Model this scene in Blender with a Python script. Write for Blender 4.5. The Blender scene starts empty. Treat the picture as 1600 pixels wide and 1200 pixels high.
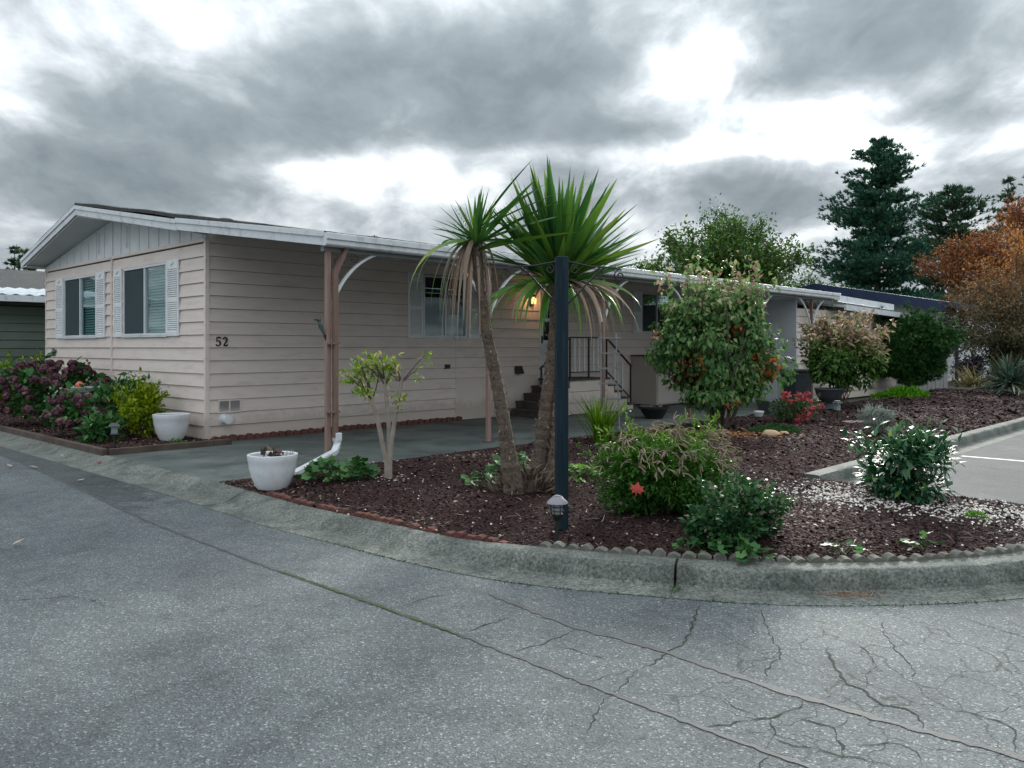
import bpy, bmesh, math, random
import numpy as np
from mathutils import Vector, Matrix
R = math.radians
random.seed(7)
SC = bpy.context.scene
COL = SC.collection

# ------------------------------------------------------------------ camera
cam_d = bpy.data.cameras.new('camera'); cam = bpy.data.objects.new('camera', cam_d); COL.objects.link(cam)
cam.location = (0, 0, 1.46); cam.rotation_euler = (R(90), 0, 0)
cam_d.sensor_width = 36; cam_d.lens = 1280 / 1600 * 36
cam_d.shift_y = -57 / 1600
cam_d.clip_start = 0.05; cam_d.clip_end = 3000
SC.camera = cam

# ------------------------------------------------------------------ world: broken overcast, sun behind the clouds ahead right
SUN_AZ, SUN_EL = R(20.5), R(19)                      # azimuth to the right of +Y
SUN_DIR = Vector((math.sin(SUN_AZ) * math.cos(SUN_EL), math.cos(SUN_AZ) * math.cos(SUN_EL), math.sin(SUN_EL)))
world = bpy.data.worlds.new('World'); SC.world = world; world.use_nodes = True
wn = world.node_tree; wn.nodes.clear()
def WN(t, **k):
    n = wn.nodes.new(t)
    for a, b in k.items(): setattr(n, a, b)
    return n
def wl(a, b): wn.links.new(a, b)
def wmath(op, a, b=None, c=None, clamp=False):
    n = WN('ShaderNodeMath', operation=op, use_clamp=clamp)
    for i, x in enumerate((a, b, c)):
        if x is None: continue
        if isinstance(x, (int, float)): n.inputs[i].default_value = x
        else: wl(x, n.inputs[i])
    return n.outputs[0]
tc = WN('ShaderNodeTexCoord'); DIR = tc.outputs['Generated']
sep = WN('ShaderNodeSeparateXYZ'); wl(DIR, sep.inputs[0])
den = wmath('ADD', wmath('MAXIMUM', sep.outputs[2], 0.0), 0.30)
cmb = WN('ShaderNodeCombineXYZ')
wl(wmath('DIVIDE', sep.outputs[0], den), cmb.inputs[0]); wl(wmath('DIVIDE', sep.outputs[1], den), cmb.inputs[1])
def wnoise(scale, detail, rough, dist, off, sc=(1, 1, 1)):
    mp = WN('ShaderNodeMapping'); mp.inputs['Location'].default_value = off; mp.inputs['Scale'].default_value = sc; wl(cmb.outputs[0], mp.inputs[0])
    n = WN('ShaderNodeTexNoise'); n.inputs['Scale'].default_value = scale; n.inputs['Detail'].default_value = detail
    n.inputs['Roughness'].default_value = rough; n.inputs['Distortion'].default_value = dist
    wl(mp.outputs[0], n.inputs['Vector']); return n.outputs[0]
def wblob(px, py, rx, rz):                           # a soft lump of cloud round one direction
    d = Vector(((px - 800) / 1280, 1, (543 - py) / 1280)).normalized()
    s = WN('ShaderNodeVectorMath', operation='SUBTRACT'); wl(DIR, s.inputs[0]); s.inputs[1].default_value = d
    m = WN('ShaderNodeVectorMath', operation='MULTIPLY'); wl(s.outputs[0], m.inputs[0]); m.inputs[1].default_value = (1 / rx, 1 / rx, 1 / rz)
    l = WN('ShaderNodeVectorMath', operation='DOT_PRODUCT'); wl(m.outputs[0], l.inputs[0]); wl(m.outputs[0], l.inputs[1])
    return wmath('POWER', 2.718, wmath('MULTIPLY', l.outputs['Value'], -1.0))
big = wnoise(1.3, 2, 0.5, 0.2, (3.1, 1.7, 0.0))
fine = wnoise(3.0, 8, 0.55, 0.15, (8.4, 2.2, 0.4), (1, .72, 1))
puff = wnoise(7.5, 7, 0.56, 0.5, (1.4, 7.2, 1.4), (1, .72, 1))
dens = wmath('ADD', wmath('ADD', wmath('MULTIPLY', big, 0.30), wmath('MULTIPLY', fine, 0.50)), wmath('MULTIPLY', puff, 0.24))
CLOUDS = [(600, 95, .26, .07, .09), (820, 130, .20, .05, .075), (1440, 55, .20, .06, .10), (400, 200, .22, .03, .07), (940, 205, .18, .022, .08), (110, 120, .14, .05, .035), (1540, 175, .08, .022, .07), (110, 245, .2, .035, .07), (1060, 300, .18, .045, .10), (1480, 290, .12, .03, .06), (1180, 320, .1, .04, .04), (300, 320, .2, .03, .03),
          (1265, 180, .085, .035, -.14), (1100, 100, .06, .06, -.12), (310, 60, .05, .05, -.08), (520, 285, .20, .03, -.10), (470, 268, .035, .008, -.10), (540, 270, .03, .008, -.08), (930, 243, .22, .014, -.08), (1400, 235, .16, .02, -.07), (1290, 300, .05, .04, -.04)]
for (px, py, rx, rz, w) in CLOUDS:
    dens = wmath('ADD', dens, wmath('MULTIPLY', wblob(px, py, rx, rz), w))
ramp = WN('ShaderNodeValToRGB'); wl(dens, ramp.inputs[0])
cr = ramp.color_ramp; cr.interpolation = 'LINEAR'
while len(cr.elements) < 7: cr.elements.new(0.5)
for e, (p, c) in zip(cr.elements, [(.34, (.315, .322, .322)), (.42, (.272, .284, .289)), (.465, (.222, .236, .244)), (.505, (.168, .183, .193)), (.55, (.120, .134, .144)), (.61, (.082, .095, .104)), (.71, (.056, .067, .075))]):
    e.position = p; e.color = (*c, 1)
sky = WN('ShaderNodeTexSky', sky_type='NISHITA', sun_disc=False, sun_elevation=SUN_EL, sun_rotation=SUN_AZ)
skys = WN('ShaderNodeVectorMath', operation='SCALE'); wl(sky.outputs[0], skys.inputs[0]); skys.inputs['Scale'].default_value = 0.10
hole = WN('ShaderNodeMapRange', interpolation_type='SMOOTHSTEP'); wl(dens, hole.inputs[0])
for i, x in ((1, .36), (2, .42), (3, 0.0), (4, 1.0)): hole.inputs[i].default_value = x
# thin cloud in front of the sun glows
dt = WN('ShaderNodeVectorMath', operation='DOT_PRODUCT'); wl(DIR, dt.inputs[0]); dt.inputs[1].default_value = SUN_DIR
glow = wmath('POWER', wmath('MAXIMUM', dt.outputs['Value'], 0.0), 60.0)
thin = WN('ShaderNodeMapRange', interpolation_type='SMOOTHSTEP'); wl(dens, thin.inputs[0])
for i, x in ((1, .36), (2, .54), (3, 1.1), (4, 0.0)): thin.inputs[i].default_value = x
gl = wmath('ADD', wmath('MULTIPLY', wmath('MULTIPLY', glow, thin.outputs[0]), 0.75), 1.0)
mixs = WN('ShaderNodeMix', data_type='RGBA'); wl(hole.outputs[0], mixs.inputs[0]); wl(skys.outputs[0], mixs.inputs[6]); wl(ramp.outputs[0], mixs.inputs[7])
# standard overcast luminance: rises from horizon to zenith as 1 + 2 sin(elevation)
cie = wmath('MULTIPLY', wmath('ADD', wmath('MULTIPLY', wmath('MAXIMUM', sep.outputs[2], 0.0), 2.0), 1.0), 0.72)
fin = WN('ShaderNodeVectorMath', operation='SCALE'); wl(mixs.outputs[2], fin.inputs[0]); wl(wmath('MULTIPLY', gl, cie), fin.inputs['Scale'])
bg = WN('ShaderNodeBackground'); wl(fin.outputs[0], bg.inputs[0]); bg.inputs[1].default_value = 1.0
world.cycles.sampling_method = 'MANUAL'; world.cycles.sample_map_resolution = 512
wo = WN('ShaderNodeOutputWorld'); wl(bg.outputs[0], wo.inputs[0])

sun_d = bpy.data.lights.new('sun', 'SUN'); sun = bpy.data.objects.new('sun', sun_d); COL.objects.link(sun)
sun_d.energy = 1.3; sun_d.angle = R(16); sun_d.color = (1.0, .96, .89)
sun.rotation_euler = (-SUN_DIR).to_track_quat('-Z', 'Y').to_euler()
SC.view_settings.view_transform = 'Standard'; SC.view_settings.look = 'None'
SC.view_settings.exposure = 2.1; SC.view_settings.gamma = 1.0; SC.view_settings.use_curve_mapping = False

# ------------------------------------------------------------------ place: u runs along the long wall, v out from it
UX, UY = math.sin(R(43.7)), math.cos(R(43.7))
CX, CY = -4.737, 12.71                                # house corner
def W(u, v, z=0.0): return Vector((CX + u * UX + v * UY, CY + u * UY - v * UX, z))
HROT = math.atan2(UY, UX)

# ------------------------------------------------------------------ materials
MATS = {}
def newmat(name):
    m = bpy.data.materials.new(name); m.use_nodes = True; m.node_tree.nodes.clear(); MATS[name] = m
    return m, m.node_tree
class NT:
    def __init__(s, nt): s.nt = nt
    def n(s, t, **k):
        n = s.nt.nodes.new(t)
        for a, b in k.items(): setattr(n, a, b)
        return n
    def l(s, a, b): s.nt.links.new(a, b)
    def noise(s, vec, scale, detail=4, rough=.55, dist=0):
        n = s.n('ShaderNodeTexNoise'); n.inputs['Scale'].default_value = scale; n.inputs['Detail'].default_value = detail
        n.inputs['Roughness'].default_value = rough; n.inputs['Distortion'].default_value = dist
        if vec is not None: s.l(vec, n.inputs['Vector'])
        return n.outputs[0]
    def ramp(s, fac, stops, interp='LINEAR'):
        r = s.n('ShaderNodeValToRGB'); s.l(fac, r.inputs[0]); e = r.color_ramp; e.interpolation = interp
        while len(e.elements) < len(stops): e.elements.new(.5)
        for x, (p, c) in zip(e.elements, stops):
            x.position = p; x.color = (*c, 1) if len(c) == 3 else c
        return r.outputs[0]
    def mix(s, fac, a, b, mode='MIX'):
        m = s.n('ShaderNodeMix', data_type='RGBA', blend_type=mode)
        for i, x in ((0, fac), (6, a), (7, b)):
            if isinstance(x, (int, float)): m.inputs[i].default_value = x
            elif isinstance(x, tuple): m.inputs[i].default_value = (*x, 1)
            else: s.l(x, m.inputs[i])
        return m.outputs[2]
    def bump(s, h, strength, dist):
        b = s.n('ShaderNodeBump'); b.inputs['Strength'].default_value = strength; b.inputs['Distance'].default_value = dist
        s.l(h, b.inputs['Height']); return b.outputs[0]
    def bsdf(s, col, rough=.7, normal=None, metal=0, spec=.4, **k):
        p = s.n('ShaderNodeBsdfPrincipled')
        if isinstance(col, tuple): p.inputs['Base Color'].default_value = (*col, 1)
        else: s.l(col, p.inputs['Base Color'])
        if isinstance(rough, (int, float)): p.inputs['Roughness'].default_value = rough
        else: s.l(rough, p.inputs['Roughness'])
        p.inputs['Metallic'].default_value = metal; p.inputs['Specular IOR Level'].default_value = spec
        if normal is not None: s.l(normal, p.inputs['Normal'])
        return p
    def out(s, sh):
        o = s.n('ShaderNodeOutputMaterial'); s.l(sh, o.inputs[0])
def coords(t, kind='Object'):
    return t.n('ShaderNodeTexCoord').outputs[kind]
def worldpos(t):
    return t.n('ShaderNodeNewGeometry').outputs['Position']
def M(name, c1, c2=None, scale=6, rough=.6, bump=.0, bscale=40, metal=0, spec=.4, streak=None, bdist=.01, dirt=None, splash=False):
    """painted, wooden, stony... surface: two tones of blotch noise, fine relief, optional dirt"""
    m, nt = newmat(name); t = NT(nt); P = worldpos(t)
    if streak:
        mp = t.n('ShaderNodeMapping'); mp.inputs['Scale'].default_value = streak; t.l(P, mp.inputs[0]); V = mp.outputs[0]
    else: V = P
    c = t.ramp(t.noise(V, scale, 5, .6), [(.3, c1), (.7, c2 or c1)])
    if dirt:
        dc, amt, ds = dirt
        k = t.ramp(t.noise(V, ds, 6, .65), [(.5, (0, 0, 0)), (.75, (amt,) * 3)])
        c = t.mix(k, c, dc)
    if splash:                                        # mud splashed up from the ground
        sx = t.n('ShaderNodeSeparateXYZ'); t.l(P, sx.inputs[0]); q = t.n('ShaderNodeMath', operation='MULTIPLY_ADD'); t.l(t.noise(P, 3.5, 8, .7), q.inputs[0]); q.inputs[1].default_value = -.55; t.l(sx.outputs[2], q.inputs[2])
        c = t.mix(t.ramp(q.outputs[0], [(0, (.38,) * 3), (.16, (0, 0, 0))]), c, (.27, .225, .185))
    nr = t.bump(t.noise(V, bscale, 3, .6), bump, bdist) if bump else None
    t.out(t.bsdf(c, rough, nr, metal, spec).outputs[0]); return m
def LM(name, stops, rough=.5, trans=.25, spec=.3, sat=1.2, val=1.5):
    """leaves: each leaf has its own tint along the ramp"""
    m, nt = newmat(name); t = NT(nt)
    a = t.n('ShaderNodeAttribute', attribute_name='tint')
    c = t.ramp(a.outputs['Fac'], stops)
    k = t.noise(worldpos(t), 60, 2)
    c = t.mix(.30, c, t.mix(k, (.35, .35, .35), (1.25, 1.25, 1.25)), 'MULTIPLY')
    hs = t.n('ShaderNodeHueSaturation'); hs.inputs['Saturation'].default_value = sat; hs.inputs['Value'].default_value = val; t.l(c, hs.inputs['Color']); c = hs.outputs[0]
    p = t.bsdf(c, rough, None, 0, spec)
    tr = t.n('ShaderNodeBsdfTranslucent'); t.l(c, tr.inputs[0])
    mx = t.n('ShaderNodeMixShader'); mx.inputs[0].default_value = trans; t.l(p.outputs[0], mx.inputs[1]); t.l(tr.outputs[0], mx.inputs[2])
    t.out(mx.outputs[0]); return m

# asphalt with pale aggregate
def asphalt(name, base, lo, speck, cracks=False):
    m, nt = newmat(name); t = NT(nt); P = worldpos(t)
    v = t.n('ShaderNodeTexVoronoi'); v.inputs['Scale'].default_value = 120; t.l(P, v.inputs['Vector'])
    sepc = t.n('ShaderNodeSeparateColor'); t.l(v.outputs['Color'], sepc.inputs[0])
    grain = t.ramp(sepc.outputs[0], [(0, lo), (.5, base), (.84, base), (.95, speck), (1, tuple(min(1, x * 1.5) for x in speck))])
    g2 = t.ramp(t.noise(P, 190, 2, .7), [(.3, (.6,) * 3), (.7, (1.2,) * 3)])
    c = t.mix(1.0, grain, g2, 'MULTIPLY')
    big = t.ramp(t.noise(P, .7, 8, .65, .8), [(.30, (.62, .63, .65)), (.47, (.92, .93, .93)), (.58, (1.06, 1.06, 1.05)), (.72, (1.28, 1.26, 1.20))])
    c = t.mix(1.0, c, big, 'MULTIPLY')
    st = t.ramp(t.noise(P, 3.1, 9, .72, .5), [(.50, (1, 1, 1)), (.70, (.62, .64, .63))])
    c = t.mix(.9, c, st, 'MULTIPLY')
    mp = t.n('ShaderNodeMapping'); mp.inputs['Rotation'].default_value = (0, 0, R(-46.3)); mp.inputs['Scale'].default_value = (1.0, .05, 1); t.l(P, mp.inputs[0])   # worn wheel bands along the street
    c = t.mix(.7, c, t.ramp(t.noise(mp.outputs[0], 1.1, 4, .6), [(.35, (.80, .81, .82)), (.65, (1.16, 1.15, 1.13))]), 'MULTIPLY')
    h = t.mix(.5, v.outputs['Distance'], t.noise(P, 160, 3))
    if cracks:                                        # fine map cracking where the old surface has broken up
        dn = t.n('ShaderNodeTexNoise'); dn.inputs['Scale'].default_value = 3.2; dn.inputs['Detail'].default_value = 6; t.l(P, dn.inputs['Vector'])
        ad = t.n('ShaderNodeVectorMath', operation='MULTIPLY_ADD'); t.l(dn.outputs['Color'], ad.inputs[0]); ad.inputs[1].default_value = (.42, .42, .0); t.l(P, ad.inputs[2])
        ve = t.n('ShaderNodeTexVoronoi', feature='DISTANCE_TO_EDGE'); ve.inputs['Scale'].default_value = 2.9; t.l(ad.outputs[0], ve.inputs['Vector'])
        edge = t.ramp(ve.outputs['Distance'], [(0.0, (1, 1, 1)), (.005, (1, 1, 1)), (.015, (0, 0, 0))])
        ds = t.n('ShaderNodeVectorMath', operation='DISTANCE'); t.l(P, ds.inputs[0]); ds.inputs[1].default_value = (1.9, 3.7, -.1)
        am = t.n('ShaderNodeMath', operation='MULTIPLY_ADD'); t.l(t.noise(P, 1.3, 4), am.inputs[0]); am.inputs[1].default_value = 1.6; t.l(ds.outputs['Value'], am.inputs[2])
        near = t.ramp(am.outputs[0], [(0, (1, 1, 1)), (1, (1, 1, 1))]); mr = t.n('ShaderNodeMapRange'); t.l(am.outputs[0], mr.inputs[0])
        for i_, x in ((1, 1.6), (2, 2.5), (3, .85), (4, 0.0)): mr.inputs[i_].default_value = x
        k = t.n('ShaderNodeMath', operation='MULTIPLY'); t.l(edge, k.inputs[0]); t.l(mr.outputs[0], k.inputs[1])
        c = t.mix(k.outputs[0], c, (.028, .034, .026)); h = t.mix(k.outputs[0], h, (0.0, 0.0, 0.0))
    t.out(t.bsdf(c, .85, t.bump(h, .6, .008), 0, .3).outputs[0]); return m
asphalt('asphalt', (.138, .157, .166), (.074, .086, .092), (.255, .28, .286), True)
asphalt('asphalt_patch', (.092, .107, .112), (.062, .073, .077), (.145, .16, .163))
t = NT(MATS['asphalt_patch'].node_tree); on = [n for n in t.nt.nodes if n.type == 'OUTPUT_MATERIAL'][0]; src = on.inputs[0].links[0].from_socket
at = t.n('ShaderNodeAttribute', attribute_name='wear'); ad = t.n('ShaderNodeMath', operation='ADD'); t.l(at.outputs['Fac'], ad.inputs[0]); t.l(t.noise(worldpos(t), 5, 8, .7), ad.inputs[1])
wf = t.ramp(ad.outputs[0], [(.62, (0, 0, 0)), (1.0, (1, 1, 1))]); tr = t.n('ShaderNodeBsdfTransparent'); mx = t.n('ShaderNodeMixShader')
t.l(wf, mx.inputs[0]); t.l(src, mx.inputs[1]); t.l(tr.outputs[0], mx.inputs[2]); t.l(mx.outputs[0], on.inputs[0])
asphalt('asphalt_lot', (.078, .093, .098), (.06, .07, .076), (.13, .14, .14))
def concrete(name, c1, c2, moss, amt, sc=1.6, fine=90, agg=.9):
    m, nt = newmat(name); t = NT(nt); P = worldpos(t)
    c = t.ramp(t.noise(P, sc, 8, .65, .5), [(.3, c1), (.7, c2)])
    k = t.ramp(t.noise(P, sc * 1.7, 8, .7, .3), [(.48, (0, 0, 0)), (.7, (amt,) * 3)])
    c = t.mix(k, c, moss)
    f = t.ramp(t.noise(P, fine, 4, .75), [(.34, (.30,) * 3), (.5, (.95,) * 3), (.62, (1.5,) * 3), (.72, (2.1,) * 3)])
    c = t.mix(agg, c, f, 'MULTIPLY')
    t.out(t.bsdf(c, .85, t.bump(t.noise(P, fine, 5, .7), .5, .006), 0, .3).outputs[0]); return m
concrete('driveway', (.070, .085, .083), (.165, .188, .175), (.040, .050, .052), .9, .7, 60, .35)
concrete('kerb', (.085, .098, .090), (.205, .216, .195), (.034, .045, .034), .75, 1.9, 48)
M('soil', (.024, .013, .013), (.048, .028, .027), 18, 1.0, .8, 60, bdist=.02, spec=.05)
M('yard', (.05, .06, .035), (.10, .09, .06), 2, .95, .6, 30, bdist=.02)
M('ground', (.05, .07, .03), (.09, .09, .05), .3, .95)
M('moss', (.035, .055, .018), (.08, .115, .035), 40, .95, .8, 120)
M('tar', (.05, .055, .058), (.085, .092, .095), 9, .75, .3, 90)
M('crack', (.014, .016, .014), (.032, .042, .02), 5, .95)
M('line_paint', (.55, .56, .56), (.70, .70, .69), 12, .7)
DIRT = (.30, .26, .22)
M('siding', (.715, .622, .572), (.775, .68, .63), 1.3, .55, .12, 9, streak=(1, 1, 5), dirt=(DIRT, .30, 2.0), splash=True)
M('skirt', (.68, .605, .55), (.74, .66, .605), 1.0, .6, .1, 10, dirt=(DIRT, .3, 2.0), splash=True)
M('white_panel', (.66, .69, .71), (.74, .77, .78), 2, .5, .06, 30, dirt=((.42, .44, .42), .35, 2.5))
M('white_trim', (.62, .655, .69), (.72, .75, .78), 2.5, .45, .05, 30, dirt=((.26, .28, .27), .75, 5.0))
M('white_metal', (.66, .69, .72), (.74, .77, .80), 2, .35, .03, 20, dirt=((.36, .38, .37), .5, 4.0))
M('white_plastic', (.70, .735, .78), (.77, .80, .83), 2, .38, dirt=((.46, .47, .44), .45, 6.0))
M('shutter_white', (.76, .79, .82), (.82, .84, .86), 3, .5, dirt=((.5, .52, .5), .3, 5))
M('soffit', (.46, .48, .49), (.54, .56, .57), 2, .7)
M('pan_ceiling_shaded', (.20, .205, .21), (.27, .275, .28), 2, .6)  # white metal pans, with the carport shade put into a dark grey colour
M('shingle', (.035, .037, .04), (.085, .088, .09), 14, .95, .9, 50, bdist=.02, dirt=((.10, .12, .07), .6, 2))
M('post_brown', (.17, .10, .08), (.23, .145, .118), 3, .6, .1, 20, streak=(6, 6, .6), dirt=((.16, .11, .09), .6, 2.5))
M('post_pink', (.25, .16, .135), (.32, .215, .185), 3, .6, .1, 20, streak=(6, 6, .6), dirt=((.30, .22, .2), .4, 2.5))
M('iron', (.014, .014, .016), (.025, .025, .028), 8, .5)
M('iron_brown', (.06, .05, .045), (.10, .08, .07), 8, .6)
M('post_blue', (.007, .017, .026), (.015, .031, .045), 4, .75, .35, 30, spec=.15, streak=(9, 9, .7), dirt=((.04, .06, .07), .5, 3))
M('black_plastic', (.018, .019, .021), (.032, .033, .036), 5, .45)
M('grey_plastic', (.045, .055, .065), (.075, .088, .098), 5, .5, .15, 30)
M('alu', (.20, .205, .21), (.30, .305, .31), 5, .55, metal=.2)
M('step_dark', (.055, .045, .043), (.095, .078, .072), 5, .75, .2, 30)
M('brick_red', (.095, .034, .028), (.17, .065, .052), 9, .9, .5, 50, dirt=((.07, .075, .05), .75, 5))
M('edge_stone', (.10, .10, .088), (.19, .185, .165), 11, .92, .6, 50, dirt=((.07, .085, .05), .7, 7))
M('timber', (.062, .046, .040), (.12, .09, .075), 3, .9, .5, 30, dirt=((.10, .11, .07), .5, 3))
M('paver', (.24, .18, .165), (.34, .27, .25), 6, .9, .3, 50)
M('rock_tan', (.36, .24, .14), (.52, .38, .25), 5, .85, .5, 20)
M('cabinet', (.42, .385, .35), (.50, .46, .42), 1, .6, .1, 10, dirt=((.30, .27, .24), .3, 2))
M('shed_white', (.55, .60, .66), (.62, .67, .72), 1, .5, dirt=((.42, .45, .47), .35, 2))
M('door_white', (.62, .67, .73), (.70, .74, .79), 2, .45)
M('green_siding', (.115, .15, .125), (.15, .19, .16), 1.2, .65, .1, 10)
M('galv', (.44, .50, .55), (.62, .68, .72), 3, .35, metal=.35, dirt=((.2, .23, .25), .5, 5))
M('nb_white', (.78, .80, .82), (.83, .85, .87), 1, .6)
M('navy', (.018, .033, .085), (.03, .05, .11), 2, .5)
M('navy_roof', (.03, .065, .105), (.05, .09, .13), 2, .6)
M('fence_grey', (.24, .25, .25), (.36, .36, .35), 3, .9, .3, 30, streak=(8, 8, 1))
M('bark', (.075, .06, .05), (.15, .125, .105), 14, .95, .9, 45, bdist=.015)
M('bark_pale', (.25, .215, .185), (.37, .325, .285), 12, .9, .6, 40)
M('bark_cord', (.085, .062, .048), (.24, .185, .145), 22, .95, 1.0, 70, streak=(1, 1, 2.6), bdist=.02)
M('twig', (.075, .05, .043), (.13, .095, .08), 12, .9)
M('twig_red', (.14, .06, .045), (.2, .1, .075), 12, .9)
M('blind', (.22, .36, .335), (.27, .42, .39), 1, .6)
M('interior', (.03, .04, .045), (.03, .038, .042), 1, .9)
M('curtain', (.52, .52, .50), (.62, .62, .60), 3, .9)
M('ceramic_red', (.55, .12, .07), (.65, .2, .1), 3, .4)
M('gecko', (.05, .085, .08), (.09, .13, .12), 20, .5)
M('birdbath', (.20, .24, .245), (.30, .34, .345), 12, .85, .4, 40)
m, nt = newmat('glass'); t = NT(nt)
lw = t.n('ShaderNodeLayerWeight'); lw.inputs[0].default_value = .5; fr_c = t.ramp(lw.outputs['Facing'], [(0, (.05,) * 3), (.35, (.07,) * 3), (.7, (.20,) * 3), (1, (.8,) * 3)])
tr = t.n('ShaderNodeBsdfTransparent'); tr.inputs[0].default_value = (.80, .90, .91, 1)
gs = t.n('ShaderNodeBsdfGlossy'); gs.inputs['Roughness'].default_value = .02; gs.inputs[0].default_value = (.8, .88, .9, 1)
mx = t.n('ShaderNodeMixShader'); t.l(fr_c, mx.inputs[0]); t.l(tr.outputs[0], mx.inputs[1]); t.l(gs.outputs[0], mx.inputs[2]); t.out(mx.outputs[0])
m, nt = newmat('lamp_glass'); t = NT(nt)
p = t.bsdf((.9, .7, .4), .3); p.inputs['Emission Color'].default_value = (1, .55, .2, 1); p.inputs['Emission Strength'].default_value = .35; t.out(p.outputs[0])
m, nt = newmat('clear_plastic'); t = NT(nt)
tr = t.n('ShaderNodeBsdfTransparent'); tr.inputs[0].default_value = (.8, .84, .84, 1)
p = t.bsdf((.45, .5, .5), .25)
mx = t.n('ShaderNodeMixShader'); mx.inputs[0].default_value = .45; t.l(tr.outputs[0], mx.inputs[1]); t.l(p.outputs[0], mx.inputs[2]); t.out(mx.outputs[0])
M('screen', (.055, .078, .085), (.07, .095, .102), 1, .9, spec=.05)

# leaves
G1, G2, G3 = (.025, .055, .018), (.055, .115, .032), (.11, .18, .05)
LM('lf_mulch', [(0, (.018, .009, .0095)), (.45, (.046, .023, .022)), (.8, (.084, .044, .040)), (.95, (.125, .075, .064)), (1, (.30, .24, .19))], .9, 0, .25, 1.0, 1.0)
LM('lf_gravel', [(0, (.36, .33, .30)), (.5, (.58, .55, .51)), (1, (.78, .76, .73))], .8, 0, val=1.0, sat=1.0)
LM('lf_litter', [(0, (.16, .06, .03)), (.5, (.33, .15, .06)), (1, (.45, .28, .15))], .8, .2, val=1.0, sat=1.0)
LM('lf_straw', [(0, (.30, .23, .16)), (1, (.52, .44, .34))], .8, .1, val=1.0, sat=1.0)
LM('lf_cord', [(0, (.020, .055, .022)), (.5, (.05, .115, .034)), (.85, (.10, .17, .045)), (.95, (.17, .19, .06)), (1, (.26, .20, .09))], .42, .25, .4)
LM('lf_dead', [(0, (.15, .11, .085)), (.6, (.33, .255, .20)), (.88, (.42, .34, .27)), (1, (.38, .28, .09))], .7, .2, val=1.0, sat=1.0)
LM('lf_fiber', [(0, (.07, .05, .04)), (.6, (.18, .13, .10)), (1, (.34, .27, .21))], .9, 0, val=1.0, sat=1.0)
LM('lf_green', [(0, G1), (.5, G2), (1, G3)])
LM('lf_dogwood', [(0, (.022, .06, .022)), (.30, (.045, .11, .033)), (.50, (.10, .17, .055)), (.62, (.20, .24, .11)), (.74, (.25, .18, .14)), (.84, (.13, .065, .04)), (.93, (.30, .095, .022)), (1, (.32, .035, .022))], .5, .3, .3, 1.05, 1.75)
LM('lf_small', [(0, (.03, .07, .022)), (.5, (.065, .12, .035)), (.64, (.14, .15, .065)), (.78, (.26, .19, .15)), (1, (.36, .27, .22))], .55, .25)
LM('lf_yew', [(0, (.014, .038, .016)), (.6, (.03, .075, .025)), (1, (.06, .12, .04))], .5, .12)
LM('lf_pine', [(0, (.014, .042, .032)), (.6, (.030, .080, .056)), (1, (.065, .125, .072))], .6, .08)
LM('lf_conifer', [(0, (.015, .038, .026)), (.6, (.032, .070, .042)), (1, (.065, .10, .05))], .6, .08)
LM('lf_broad', [(0, (.02, .05, .015)), (.6, (.05, .10, .028)), (1, (.10, .15, .045))], .5, .25)
LM('lf_maple', [(0, (.07, .085, .03)), (.3, (.17, .13, .06)), (.55, (.28, .15, .06)), (.8, (.52, .21, .045)), (1, (.62, .27, .06))], .6, .3, val=1.0, sat=1.0)
LM('lf_russet', [(0, (.10, .055, .04)), (.6, (.22, .10, .06)), (1, (.32, .16, .08))], .6, .25)
LM('lf_hyd', [(0, (.045, .013, .026)), (.5, (.105, .032, .052)), (.8, (.17, .068, .090)), (1, (.26, .15, .15))], .7, .12, .3, .88, 1.15)
LM('lf_yellow', [(0, (.06, .11, .015)), (.5, (.15, .21, .03)), (1, (.27, .31, .06))], .5, .3)
LM('lf_lime', [(0, (.08, .16, .03)), (.6, (.18, .26, .06)), (.88, (.33, .33, .14)), (1, (.5, .38, .28))], .5, .35)
LM('lf_geran', [(0, (.02, .06, .022)), (.6, (.045, .105, .04)), (1, (.085, .16, .06))], .5, .2)
LM('lf_heath', [(0, (.018, .055, .018)), (.6, (.05, .115, .028)), (1, (.115, .185, .045))], .5, .2)
LM('lf_spray', [(0, (.22, .20, .10)), (.5, (.34, .27, .20)), (1, (.43, .33, .27))], .8, .15, val=1.0, sat=1.0)
LM('lf_rose', [(0, (.018, .05, .024)), (.55, (.04, .09, .038)), (.85, (.08, .14, .065)), (1, (.24, .2, .17))], .42, .2)
LM('lf_gloss', [(0, (.012, .045, .024)), (.55, (.03, .085, .04)), (.9, (.07, .14, .055)), (1, (.17, .23, .08))], .42, .12, .5)
LM('lf_silver', [(0, (.14, .17, .145)), (.6, (.30, .345, .305)), (1, (.45, .50, .45))], .8, .1, val=1.0, sat=1.0)
LM('lf_azalea', [(0, (.025, .05, .02)), (1, (.065, .105, .04))], .5, .2)
LM('lf_pinkfl', [(0, (.36, .025, .06)), (.6, (.55, .06, .10)), (1, (.66, .20, .20))], .6, .3, val=1.0, sat=1.0)
LM('lf_grass', [(0, (.03, .08, .015)), (.6, (.07, .15, .025)), (1, (.18, .25, .06))], .45, .3)
LM('lf_yucca', [(0, (.05, .10, .07)), (.7, (.11, .18, .125)), (.9, (.28, .29, .2)), (1, (.42, .38, .29))], .5, .15, val=1.0, sat=1.0)
LM('lf_bronze', [(0, (.10, .11, .04)), (.6, (.2, .17, .08)), (1, (.32, .25, .16))], .6, .2)
LM('lf_purple', [(0, (.016, .011, .018)), (1, (.04, .022, .04))], .6, .1)
LM('lf_thyme', [(0, (.02, .055, .02)), (1, (.05, .10, .035))], .8, .1)
LM('lf_bright', [(0, (.045, .12, .02)), (1, (.13, .26, .05))], .6, .2)
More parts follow.
